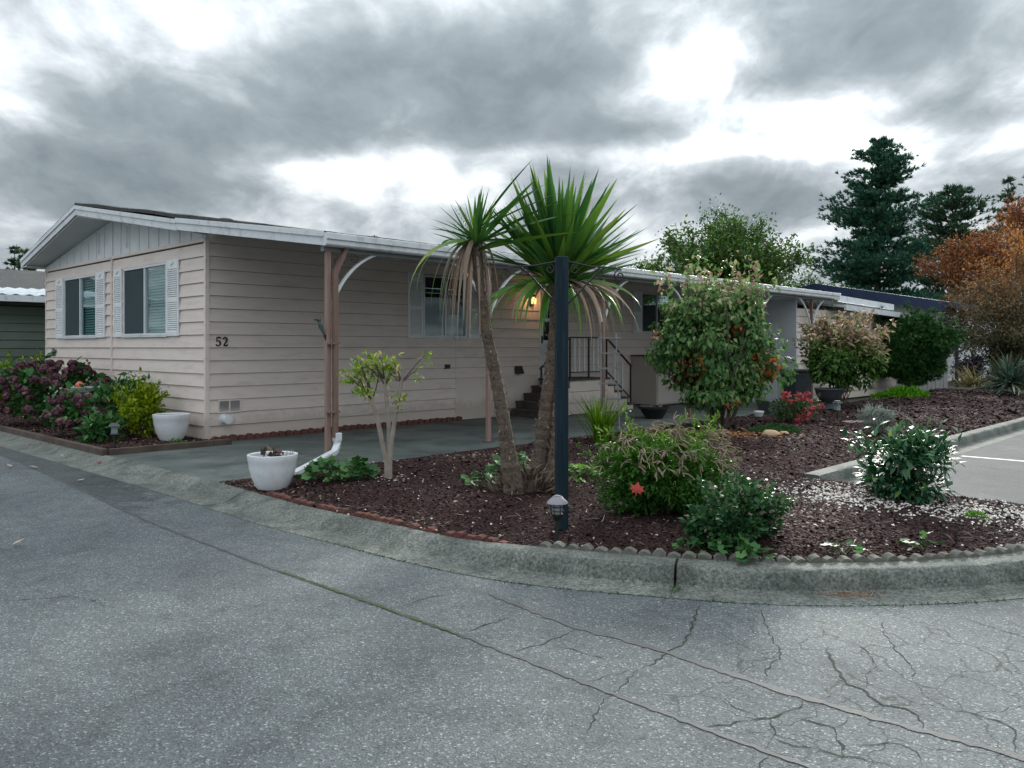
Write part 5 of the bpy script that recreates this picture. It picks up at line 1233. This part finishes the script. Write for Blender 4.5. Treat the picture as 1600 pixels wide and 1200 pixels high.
for p, d in zip(Pn, Dd):
    for q in range(3):
        dd = norm(d * .7 + rng.normal(size=3) * .65 + np.array((.35, -.2, 0))); L = rng.uniform(.05, .12); pts = []; pp = p.copy()
        for s in range(5):
            pts.append(tuple(pp)); dd = norm(dd + np.array((0, 0, -.22)) + rng.normal(size=3) * .1); pp = pp + dd * L / 4
        b = len(mb.v); mb.tube(pts, [.0035, .0048, .0045, .004, .0025], 4); tn += [rng.uniform()] * (len(mb.v) - b)
o = mb.build('flower_sprays', 'lf_spray', T, recalc=False); o['kind'] = 'stuff'
at = o.data.attributes.new('tint', 'FLOAT', 'POINT'); at.data.foreach_set('value', tn)
# red maple leaf caught on it
def maple_leaf(name, loc, s, mat, rot, label, group=None, parent=None):
    pts = [(0, -.5), (.06, -.15), (.32, -.28), (.28, -.10), (.52, .02), (.36, .12), (.44, .36), (.22, .28), (.14, .34), (0, .62), (-.14, .34), (-.22, .28), (-.44, .36), (-.36, .12), (-.52, .02), (-.28, -.10), (-.32, -.28), (-.06, -.15)]
    mb = MB(); vs = [(0, .02, .05)] + [(x, y, -.25 * (x * x + y * y) ** 1.0 + .02 * math.sin(i * 2)) for i, (x, y) in enumerate(pts)]
    mb.add([(x * s, y * s, z * s) for x, y, z in vs], [(0, i + 1, (i + 1) % len(pts) + 1) for i in range(len(pts))])
    me = mb.mesh(name, mat); at = me.attributes.new('tint', 'FLOAT', 'POINT'); at.data.foreach_set('value', [.5] * len(vs))
    o = link(name, me, None, loc); o.rotation_euler = rot; return tag(o, label, 'leaf', group)
maple_leaf('maple_leaf', (.955, 6.27, .37), .115, 'lf_red', (R(68), R(8), R(-14)), 'single red maple leaf caught on the heather bush')
# ---- dark rose bush in front
shrub('rose_bush', 'low dark green bush sprawling over the kerbside mulch in front of the heather', (1.60, 5.86, .03), (.42, .30, .24), .21, 5600, .046, 'lf_rose', 81, nl=24, lr=.15, tpl=T_ovate(.62), nstem=8, tintf=lambda r, P, i: np.clip(r.uniform(0, .9, len(P)) * (.55 + P[:, 2]) + (r.uniform(size=len(P)) < .05) * .6, 0, 1))
# ---- glossy broad-leaved shrub
shrub('laurel_shrub', 'glossy dark shrub with shining leaves among white gravel', (3.58, 7.45, .04), (.47, .42, .31), .32, 2300, .10, 'lf_gloss', 91, nl=26, lr=.17, tpl=T_ovate(.42, .05, .16), nstem=8, singles=280, flat=2.4, tintf=lambda r, P, i: np.clip(.1 + r.uniform(0, .8, len(P)) * (.4 + P[:, 2]) + (r.uniform(size=len(P)) < .04), 0, 1))
# ---- silver cushion, azalea, thyme, low bright strip
shrub('santolina_bush', 'round silvery grey cushion bush on the mulch', (5.85, 13.1, .06), (.31, .29, .24), .22, 4200, .055, 'lf_silver', 101, nl=30, lr=.09, tpl=T_blade(.16, .1, 2), shell=.3, tintf=lambda r, P, i: np.clip(P[:, 2] * 1.9 * r.uniform(.6, 1.2, len(P)), 0, 1))
T = shrub('azalea_bush', 'small azalea with bright pink red flowers', (5.15, 15.0, .06), (.46, .36, .27), .28, 1700, .055, 'lf_azalea', 102, nl=16, lr=.17, nstem=8)
rng = np.random.default_rng(103)
pet = T_lobed(5, .6); mesh_f = []
fl = [(-.16, -.25, .52), (-.05, -.28, .53), (-.24, -.2, .47), (.05, -.2, .55), (.02, -.30, .46), (.14, -.22, .55), (.2, -.25, .45), (-.12, -.3, .42), (.38, -.28, .32), (.27, -.3, .30), (.07, -.36, .20), (.0, -.36, .14), (.13, -.38, .12), (-.04, -.38, .08), (.10, -.36, .27), (.22, -.2, .55), (-.2, -.2, .56), (.45, -.25, .33), (.17, -.35, .19), (.1, -.3, .5)]
for q in range(3):
    k = 9; a = rng.uniform(0, 6.28, k); mesh_f.append(leafmesh('flower', 'lf_pinkfl', rng.normal(size=(k, 3)) * .022, np.c_[np.cos(a), np.sin(a), rng.uniform(-.3, .6, k)], np.c_[rng.normal(size=(k, 3))] + (0, -.8, .5), rng.uniform(.05, .08, k), rng.uniform(0, 1, k), pet))
for i, p in enumerate(fl):
    o = link('flower', mesh_f[i % 3], T, p); o.scale = (random.uniform(.55, .95),) * 3; o.rotation_euler = (0, 0, random.uniform(0, 6))
def mat_plant(name, label, loc, rx, ry, h, n, size, mat, seed, rz=0, cat='ground cover', tpl=None):
    rng = np.random.default_rng(seed); T = thing(name, label, cat, loc, rz)
    a = rng.uniform(0, 6.28, n); r_ = rng.uniform(0, 1, n) ** .5 * (1 + .15 * np.sin(a * 3)); z = h * (1 - r_ ** 2) * rng.uniform(.7, 1.15, n)
    o = leaves('foliage', mat, T, np.c_[np.cos(a) * r_ * rx, np.sin(a) * r_ * ry, np.maximum(z, 0)], np.c_[rng.normal(size=(n, 2)) * .7, np.full(n, .6)], rng.normal(size=(n, 3)), size * rng.uniform(.6, 1.2, n), rng.uniform(0, 1, n), tpl or T_blade(.3, .1, 2))
    return T
mat_plant('thyme_mat', 'flat dark green mat of thyme beside the tan rocks', (4.27, 13.25, .08), .46, .35, .12, 3200, .04, 'lf_thyme', 111)
mat_plant('fern_strip', 'low strip of bright green fern at the foot of the yew', (10.8, 22.6, .06), .85, .45, .22, 1300, .16, 'lf_bright', 112, .3)
mat_plant('weed_mat', 'small weed tuft in the white gravel below the glossy shrub', (3.75, 6.62, .08), .10, .07, .05, 160, .03, 'lf_bright', 113)
# orange leaf litter under the dogwood
rng = np.random.default_rng(120); n = 520
P = np.c_[3.35 + rng.normal(size=n) * .55, 13.0 + rng.normal(size=n) * .38, np.full(n, .105)]
tag(leaves('leaf_litter', 'lf_litter', None, P, rng.normal(size=(n, 3)) * (1, 1, .25), np.c_[rng.normal(size=(n, 2)) * .4, np.ones(n)], rng.uniform(.06, .12, n), rng.uniform(0, 1, n), T_ovate(.55)), 'carpet of fallen orange leaves under the leafy tree', 'leaf litter')
# ---- dogwood
rng = np.random.default_rng(131)
T = thing('dogwood_tree', 'bushy dogwood tree with curling green, pink and orange autumn leaves', 'tree', (3.44, 13.67, .08))
ps = []
for k in range(9):
    a = k * .7 + rng.normal() * .2; e = (math.cos(a) * rng.uniform(.4, 1.05), math.sin(a) * rng.uniform(.4, .8), rng.uniform(1.3, 2.5)); ps.append(arc(rng, (math.cos(a) * .06, math.sin(a) * .05, -.03), e, -.08, 7, .03))
stems('stem', 'bark', T, ps, .038, .010, 6)
env = [((.0, 0, 1.45), (1.18, .9, 1.22), 7000, 95, .30), ((-.05, 0, 2.1), (1.12, .75, .5), 2700, 40, .24), ((.0, 0, .75), (.95, .8, .5), 1800, 22, .26), ((1.0, -.1, 1.15), (.34, .4, .55), 300, 12, .2), ((-1.0, -.1, 1.5), (.3, .4, .6), 300, 12, .2)]
P = []; D = []
for c, r_, n, nl, lr in env:
    p, d, _ = lobed_points(rng, n, c, r_, nl, lr, .18, .45); P.append(p); D.append(d)
for q in range(22):                                   # ragged upright shoots at the top
    x = rng.uniform(-.85, .85); z0 = 2.25 + .25 * (1 - abs(x)) + rng.uniform(-.1, .1); k = 16; L = rng.uniform(.25, .55)
    t_ = np.linspace(0, 1, k); p = np.c_[x + t_ * rng.normal() * .1 + rng.normal(size=k) * .035, rng.normal() * .3 + rng.normal(size=k) * .035, z0 + t_ * L]; P.append(p); D.append(rng.normal(size=(k, 3)))
P = np.concatenate(P); D = np.concatenate(D); n = len(P)
hgt = P[:, 2]; tn = rng.uniform(.08, .56, n) + np.clip((hgt - 1.7) * .45, 0, .36) * rng.uniform(.4, 1.2, n); tn = np.minimum(tn, .78)
sp = (np.sin(P[:, 0] * 5 + 1) * np.sin(hgt * 4.2 + .3) > .35) & (hgt < 1.75) & (rng.uniform(size=n) < .34); tn[sp] = rng.uniform(.76, 1, sp.sum())
tn = np.clip(tn, 0, .999)
Dd = norm(D * .7 + rng.normal(size=(n, 3)) * .45 - UP * .75); N = norm(D * .8 + UP * .3 + rng.normal(size=(n, 3)) * .3); S = .105 * rng.uniform(.5, 1.3, n)
tp = T_ovate(.60, .11, .30); front = np.argsort(P[:, 1] + rng.normal(size=n) * .12); a, b = front[:300], front[300:]
single_leaves('leaf', 'lf_dogwood', T, P[a], Dd[a], N[a], S[a], tn[a], tp)
leaves('foliage', 'lf_dogwood', T, P[b], Dd[b], N[b], S[b], tn[b], tp)
# ---- small bushy tree behind, yew, yucca, fern, purple bush
T = shrub('bushy_tree', 'small spreading tree with green lower leaves and dry pinkish top', (7.5, 18.6, .06), (1.05, .8, .85), 1.25, 7500, .12, 'lf_small', 141, nl=34, lr=.30, tpl=T_ovate(.5, .08, .2), nstem=8, stemmat='bark', cat='tree', droop=.3, tintf=lambda r, P, i: np.clip(.05 + r.uniform(0, .45, len(P)) + np.clip((P[:, 2] - 1.15 + .35 * np.maximum(P[:, 0], 0)) * 1.1, 0, .62) * r.uniform(.5, 1.2, len(P)), 0, 1))
shrub('yew_bush', 'large dense dark green evergreen bush beside the far shed', (12.05, 24.8, .0), (1.28, 1.1, 1.08), 1.38, 17000, .15, 'lf_yew', 151, nl=70, lr=.34, tpl=T_tuft(6, .5, .08, 2), nstem=6, stemmat='bark', shell=.6)
shrub('green_bush', 'soft green bush growing up beside the end of the carport roof', (8.6, 21.3, .0), (.45, .4, .9), 1.25, 1500, .14, 'lf_green', 152, nl=16, lr=.25, nstem=4)
def rosette(name, label, loc, n, h, mat, seed, w=.07, cat='yucca', low=-.25, tints=None):
    rng = np.random.default_rng(seed); T = thing(name, label, cat, loc)
    a = rng.uniform(0, 6.28, n); e = np.arcsin(rng.uniform(low, 1, n))
    D = np.c_[np.cos(a) * np.cos(e), np.sin(a) * np.cos(e), np.sin(e)]; tn = np.clip(rng.uniform(0, .72, n) + np.where(D[:, 2] < .18, rng.uniform(.1, .4, n), 0), 0, .999)
    N = np.c_[-np.cos(a) * .2, -np.sin(a) * .2, np.ones(n)]
    single_leaves('leaf', mat, T, np.c_[rng.normal(size=(n, 2)) * .12, h * .30 + rng.normal(size=n) * .06], D, N, h * rng.uniform(.6, .85, n), tn, T_blade(w, .16, 4))
    return T
rosette('yucca_plant', 'large spiky blue green yucca at the far end of the mulch bed', (14.3, 23.5, .03), 190, 1.32, 'lf_yucca', 161)
rosette('fern_plant', 'bronze green arching fern left of the yucca', (13.75, 24.6, .03), 70, .95, 'lf_bronze', 162, .055, 'fern', .15)
shrub('purple_bush', 'dark purple bush in front of the white neighbouring house', (17.5, 31.4, 0), (.62, .6, .55), .55, 2200, .10, 'lf_purple', 163, nl=16, lr=.28)
T = thing('metal_post', 'thin black metal post before the white neighbouring house', 'post', (16.4, 30.2, 0))
MB().tube([(0, 0, 0), (0, 0, 2.2)], .06, 10).build('pole', 'iron', T, smooth=True); MB().lathe([(.08, 0), (.09, .04), (.02, .1)], 10, (0, 0, 2.2)).build('cap', 'iron', T)
T = thing('board_fence', 'short run of weathered grey vertical fence boards behind the yew', 'fence', (12.6, 27.3, 0), R(8))
for k in range(14): MB().box(k * .15, k * .15 + .138, -.01 * (k % 2), .02, 0, .92 + .03 * math.sin(k * 2.1)).build('board', 'fence_grey', T)
MB().box(0, 2.1, .022, .06, .6, .68).build('rail', 'fence_grey', T)

# ---- front bed shrubs
def heads(T, rng, pts, mat, size):
    var = []
    for q in range(4):
        k = 60; d = rnd_unit(rng, k); var.append(leafmesh('flower_head', mat, d * .42 * np.array([1, 1, .78]), norm(np.cross(d, rnd_unit(rng, k))), d, np.full(k, .34), np.clip(rng.normal(.3 + .18 * q, .16, k), 0, 1), T_lobed(4, .55)))
    for p in pts:
        o = link('flower_head', var[rng.integers(0, 4)], T, tuple(p)); s = size * rng.uniform(.75, 1.25); o.scale = (s, s, s); o.rotation_euler = (rng.normal() * .3, rng.normal() * .3, rng.uniform(0, 6))
def hydrangea(label, loc, rad, zc, nh, nleaf, seed):
    T = shrub('hydrangea_bush', label, loc, rad, zc, nleaf, .13, 'lf_geran', seed, nl=18, lr=max(rad) * .32, tpl=T_ovate(.62), nstem=9)
    rng = np.random.default_rng(seed + 1); d = rnd_unit(rng, nh * 4); d = d[(d[:, 2] > -.45) & (d[:, 1] < .5)][:nh]
    heads(T, rng, d * np.array(rad) * rng.uniform(.95, 1.1, (len(d), 1)) + (0, 0, zc), 'lf_hyd', .15)
hydrangea('large hydrangea with dried mauve flower heads left of the front windows', tuple(W(-.95, -4.3, .03)), (1.02, .75, .56), .56, 120, 1500, 171)
hydrangea('smaller hydrangea with dark mauve heads low in front of the bird bath', tuple(W(-1.22, -1.75, .03)), (.50, .42, .32), .36, 38, 700, 173)
shrub('rhododendron_bush', 'glossy green rhododendron against the front wall beside the bird bath', tuple(W(-.45, -2.1, .03)), (.5, .42, .42), .50, 900, .14, 'lf_geran', 181, nl=16, lr=.2, tpl=T_ovate(.4, .05, .15))
shrub('yellow_shrub', 'yellow green leafy shrub beside the white pot at the house corner', tuple(W(-.62, -1.08, .03)), (.42, .36, .44), .46, 2200, .075, 'lf_yellow', 183, nl=24, lr=.17, tpl=T_ovate(.5), nstem=7)
shrub('leafy_plant', 'dark leafy plant with mauve heads next to the solar lantern', tuple(W(-1.28, -.85, .03)), (.30, .28, .22), .20, 420, .12, 'lf_geran', 185, nl=10, lr=.14, tpl=T_ovate(.45))
shrub('hedge_bush', 'light green rounded hedge left of the hydrangea', tuple(W(-.6, -8.4, .0)), (1.1, 1.2, .55), .62, 5000, .09, 'lf_yellow', 187, nl=36, lr=.3, tpl=T_ovate(.5), tintf=lambda r, P, i: r.uniform(0, .5, len(P)))
clump('sprout', 'tiny green sprouts at the foot of the corner pot', (*W(-.55, .12).xy, .04), .14, .07, .05, 20, .05, 'lf_bright', 189)
# fallen leaves
LV = [(-8.07, 13.32), (-6.37, 11.6), (-6.1, 10.55), (-6.48, 10.61), (-5.04, 9.49), (-4.3, 9.02), (-8.18, 13.68), (-4.37, 10.12), (-3.91, 6.4), (-6.05, 12.0), (-7.3, 12.9)]
rg = random.Random(9)
lf = []
for q in range(3): lf.append(leafmesh('fallen_leaf', 'lf_paleleaf', np.zeros((1, 3)), [(0, 1, 0)], [(0, 0, 1)], [1], [.2 + .3 * q], T_ovate(.55, .12, -.25)))
for i, (x, y) in enumerate(LV):
    o = link('fallen_leaf', lf[i % 3], None, (x, y, -.082 if i not in (6, 7) else -.03)); o.scale = (rg.uniform(.09, .14),) * 3; o.rotation_euler = (rg.uniform(-.2, .2), rg.uniform(-.2, .2), rg.uniform(0, 6.3))
    tag(o, 'pale dry leaf lying on the asphalt or gutter at left', 'leaf', 'dry leaves on the street')
for i, (x, y, z, lab) in enumerate(((-5.42, 10.78, -.045, 'small red leaf on the kerb by the corner of the timber border'), (-5.3, 11.3, .045, 'red leaf on the bark by the timber border'))):
    maple_leaf('red_leaf', (x, y, z), .10, 'lf_red', (0, .1, i), lab)
# twigs on the gutter
rng = np.random.default_rng(191); n = 70
P = np.c_[2.15 + rng.normal(size=n) * .09, 5.14 + rng.normal(size=n) * .035, np.full(n, -.082)]
tag(leaves('pine_needles', 'lf_litter', None, P, rng.normal(size=(n, 3)) * (1, .6, .15), np.c_[np.zeros((n, 2)), np.ones(n)], rng.uniform(.05, .11, n), rng.uniform(.2, 1, n), T_blade(.06, .1, 2)), 'small heap of dry needles lying in the curved gutter', 'debris')
n = 900; i = rng.integers(0, len(KC), 6000); i = i[[(KC[k].x < 2.4 and KC[k].y > 6.5) for k in i]][:n]; n = len(i)
jt = rng.uniform(-.05, .05, n); P = np.array([tuple(W(KC[k].x + KN[k].x * d - KN[k].y * j, KC[k].y + KN[k].y * d + KN[k].x * j, -.094)) for k, d, j in zip(i, rng.normal(-.004, .014, n), jt)])
tag(leaves('gutter_moss', 'lf_thyme', None, P, np.c_[rng.normal(size=(n, 2)), rng.uniform(.0, .6, n)], rng.normal(size=(n, 3)), rng.uniform(.006, .018, n), rng.uniform(0, 1, n), T_chip()), 'moss and grit along the joint between gutter and asphalt', 'moss')

# ================================================================== NEIGHBOURS AND BACKGROUND
NB = thing('neighbour_house', 'green sided neighbouring home with corrugated metal carport roof at far left', 'house', tuple(W(-3.2, -12.6)), HROT)
boards(NB, lambda a, o, z: (a, -o - 2.25, z), 0, 14, .02, 12, [], 'green_siding')
MB().box(0.02, 14, -2.22, 7, 0, 2.5).build('wall_core', 'interior', NB)
MB().hexa([(-.4, -.3, 2.85), (14, -.3, 2.85), (14, 3.6, 3.75), (-.4, 3.6, 3.75)], [(-.4, -.3, 2.95), (14, -.3, 2.95), (14, 3.6, 3.85), (-.4, 3.6, 3.85)]).build('roof', 'shingle', NB)
MB().hexa([(-.4, 7.4, 2.85), (14, 7.4, 2.85), (14, 3.61, 3.75), (-.4, 3.61, 3.75)], [(-.4, 7.4, 2.95), (14, 7.4, 2.95), (14, 3.61, 3.85), (-.4, 3.61, 3.85)]).build('roof', 'shingle', NB)
mb = MB(); n = 140; vs = []
for i in range(n + 1):
    u = -.3 + 10 * i / n; z = .022 * math.sin(i * math.pi / 2)
    vs += [(u, -2.9, 2.72 + z), (u, -.05, 3.05 + z)]
mb.add(vs, [(2 * i, 2 * i + 2, 2 * i + 3, 2 * i + 1) for i in range(n)]); cr_ = mb.build('carport_roof', 'galv', NB, smooth=True)
s_ = cr_.modifiers.new('s', 'SOLIDIFY'); s_.thickness = .01
MB().box(-.32, 9.8, -2.96, -2.90, 2.55, 2.70).build('fascia', 'white_trim', NB)

NR = thing('neighbour_house', 'white sided neighbouring house with navy fascia at right', 'house', tuple(W(31.0, 1.5)), HROT)
boards(NR, lambda a, o, z: (-o, -a, z), -9, 0, .02, 14, [], 'nb_white', .22)
boards(NR, lambda a, o, z: (a, -o, z), 0, 12, .02, 13, [(1.2, 2.3, 1.2, 2.3)], 'nb_white', .22)
MB().box(.02, 12, .02, 9, 0, 2.85).build('wall_core', 'interior', NR)
def nz(v): return 3.98 + (-v) * .135 - .95
mb = MB(); mb.prism([(.0, 0, 3.05), (.0, 9, 3.05), (.0, 9, 3.4), (.0, 5, 4.1), (0, 0, 3.2)], (.1, 0, 0)); mb.build('gable', 'nb_white', NR)
def nz(y): return 3.33 + .19 * (y + .45) if y < 5 else 3.33 + .19 * (10.45 - y)
for (y0, y1) in ((-.45, 5.0), (10.45, 5.01)):
    MB().hexa([(-.6, y0, nz(y0) - .1), (12, y0, nz(y0) - .1), (12, y1, nz(y1) - .1), (-.6, y1, nz(y1) - .1)], [(-.6, y0, nz(y0)), (12, y0, nz(y0)), (12, y1, nz(y1)), (-.6, y1, nz(y1))]).build('roof', 'navy_roof', NR)
    MB().hexa([(-.64, y0, nz(y0) - .42), (-.61, y0, nz(y0) - .42), (-.61, y1, nz(y1) - .42), (-.64, y1, nz(y1) - .42)], [(-.64, y0, nz(y0) - .015), (-.61, y0, nz(y0) - .015), (-.61, y1, nz(y1) - .015), (-.64, y1, nz(y1) - .015)]).build('fascia', 'navy', NR)
    MB().hexa([(-.6, y0, nz(y0) - .16), (.05, y0, nz(y0) - .16), (.05, y1, nz(y1) - .16), (-.6, y1, nz(y1) - .16)], [(-.6, y0, nz(y0) - .13), (.05, y0, nz(y0) - .13), (.05, y1, nz(y1) - .13), (-.6, y1, nz(y1) - .13)]).build('soffit', 'navy', NR)
MB().box(-.6, 12, -.49, -.455, 3.1, 3.31).build('fascia', 'navy', NR)
w = MB().box(1.2, 2.3, -.03, .04, 1.2, 2.3).build('window', 'white_metal', NR); MB().box(1.28, 1.74, -.038, -.031, 1.28, 2.22).build('pane', 'navy_roof', w); MB().box(1.78, 2.22, -.038, -.031, 1.28, 2.22).build('pane', 'navy_roof', w)

def conifer(name, label, loc, h, r, mat, seed, whorls=26, per=6, prof=None, tuft=.55, dens=5, z0=.08, sag=-.15, group=None, tn=7, tw=.07):
    rng = np.random.default_rng(seed); T = thing(name, label, 'tree', loc, 0, group)
    MB().tube([(0, 0, 0), (0, 0, h * .5), (0, 0, h * .98)], [h * .018, h * .012, .03], 7).build('trunk', 'bark', T, smooth=True)
    prof = prof or (lambda t: (1 - t) ** .8); P = []; D = []; br = []
    for k in range(whorls):
        t = z0 + (1 - z0) * (k + rng.uniform(-.3, .3)) / whorls; t = min(.985, max(z0, t))
        for q in range(per):
            a = rng.uniform(0, 6.28); L = r * prof(t) * rng.uniform(.55, 1.15) + .12; up = sag + .75 * t
            e = np.array((math.cos(a) * L, math.sin(a) * L, t * h + L * up * .6)); s = np.array((0, 0, t * h)); br.append([tuple(s), tuple((s + e) / 2 + (0, 0, -.03 * L)), tuple(e)])
            m = max(3, int(L * dens)); u_ = rng.uniform(.22, 1.02, m)[:, None]
            w = rng.normal(size=(m, 3)) * (.13 * L * (1 - u_ * .5) + .05) * (1, 1, .45)
            P.append(s + (e - s) * u_ + w); D.append(norm((e - s) * .8 / L + rng.normal(size=(m, 3)) * .45 + (0, 0, .42)))
    P = np.concatenate(P); D = np.concatenate(D); n = len(P)
    joined('branches', 'bark', T, br, .05, .015, 3)
    cr = leaves('crown', mat, T, P, D, rnd_unit(rng, n), tuft * rng.uniform(.6, 1.2, n), np.clip(rng.beta(2, 2.4, n) + .15 * D[:, 2], 0, .999), T_tuft(tn, .62, tw, seed))
    return T
conifer('pine_tree', 'tall dark blue green pine, the largest tree behind the carport end', (26.8, 60, -.1), 16.9, 5.0, 'lf_pine', 201, 34, 9, lambda t: (1.0 - .28 * t if t < .42 else (.94 - .62 * (t - .42) / .58) * (1 if t < .85 else 1 - (t - .85) * 3.4)) * (.82 + .22 * math.sin(t * 31)), .46, 15, .12)
conifer('cedar_tree', 'dark conifer with open crown right of the tall pine', (35.5, 66, -.1), 14.6, 4.2, 'lf_conifer', 202, 26, 8, lambda t: (1.0 if t < .62 else max(.05, 1 - ((t - .62) / .38) ** 2)) * (.8 + .2 * math.sin(t * 23)), .52, 11, .1)
conifer('fir_tree', 'slender fir partly behind the russet tree', (43.6, 72, -.1), 16.6, 3.0, 'lf_conifer', 203, 24, 6, None, .55, 8, .1)
conifer('fir_tree', 'tall fir cut by the right edge of the picture', (46.5, 72, -.1), 19.8, 3.6, 'lf_conifer', 204, 26, 6, None, .55, 8, .1)
conifer('spruce_tree', 'tip of a distant spruce showing above the carport roof', (-13.6, 80, -.1), 12.7, 2.2, 'lf_conifer', 205, 16, 6, None, .55, 7, .2)
rg = random.Random(12)
ORD = ['leftmost', 'second from left', 'third from left', 'middle', 'third from right', 'second from right', 'rightmost']
for i in range(7):
    x = -97 + i * 2.5 + rg.uniform(-.5, .5); h = 19.0 + rg.uniform(-1.5, 2.6)
    conifer('far_conifer', ORD[i] + ' of the distant dark conifers above the green neighbour roof', (x, 150 + rg.uniform(-5, 5), 0), h, 3.4, 'lf_conifer', 210 + i, 16, 6, None, 1.0, 4, .15, group='distant conifers at left', tn=6, tw=.10)

def broadleaf(name, label, loc, h, seed, mat, per, rad, size, th=.25, spread=.5, depth=4, r=.16, tintf=None, up=.22, shrink=.74, nb=(2, 3), ntr=1, tpl=None, lean=0, half=None, drp=.2):
    rng = np.random.default_rng(seed); T = thing(name, label, 'tree', loc); out = []; tips = []
    for k in range(ntr):
        a = rng.uniform(0, 6.28); d = np.array((math.cos(a) * lean, math.sin(a) * lean, 1.0))
        grow(rng, np.array((math.cos(a) * .1 * (ntr > 1), math.sin(a) * .1 * (ntr > 1), -.05)), d, h * th, r, depth, spread, out, tips, nb, up, 4, shrink)
    top = max(t[0][2] for t in tips); k = h / top
    out = [([p * k for p in pts], a, b) for pts, a, b in out]; tips = [(p * k, d) for p, d in tips]
    if half:
        A = np.array([t[0] for t in tips]); c0 = np.median(A[:, :2], axis=0); q = half / np.percentile(np.hypot(*(A[:, :2] - c0).T), 92)
        def fit(p): f = min(1, max(0, p[2] / (h * .35))); return np.array((*((p[:2] - c0 * f) * (1 + (q - 1) * f)), p[2]))
        out = [([fit(p) for p in pts], a, b) for pts, a, b in out]; tips = [(fit(p), d) for p, d in tips]
    limbs(T, out, 'bark', r * .4)
    crown(T, 'crown', mat, rng, tips, per, rad, size, tpl or T_ovate(.6), tintf, drp)
    return T
broadleaf('broadleaf_tree', 'rounded green tree with feathery top behind the carport roof', (10.1, 36, -.1), 7.7, 221, 'lf_broad', 44, .6, .155, .22, .5, 5, .2, ntr=4, lean=.5, up=.2, half=4.3)
broadleaf('broadleaf_tree', 'dark tree crown peeping over the roof behind the big cordyline', (5.6, 44, -.1), 6.4, 222, 'lf_broad', 70, .5, .18, .25, .45, 4, .18, ntr=2, lean=.3)
broadleaf('background_tree', 'low green tree between the pine and the navy roofed house', (16.6, 44, -.1), 5.0, 223, 'lf_broad', 70, .6, .18, .25, .5, 4, .15, ntr=3, lean=.5, half=3)
def mt(rng, P, i): 
    t = np.clip((P[:, 2] - 1.6) / 4.4, 0, 1); return np.clip(.04 + .85 * t + rng.normal(size=len(P)) * .14 - .0 * P[:, 0], 0, 1)
broadleaf('maple_tree', 'maple turning orange above and olive below beside the white neighbour house', (19.95, 31.5, -.05), 6.3, 231, 'lf_maple', 15, .42, .115, .16, .6, 5, .13, mt, .10, .76, ntr=5, lean=.75, half=3.1)
broadleaf('russet_tree', 'russet brown tree behind the orange maple', (25.9, 42, -.1), 9.2, 232, 'lf_russet', 44, .6, .15, .25, .5, 5, .17, ntr=3, lean=.35, half=3.2)
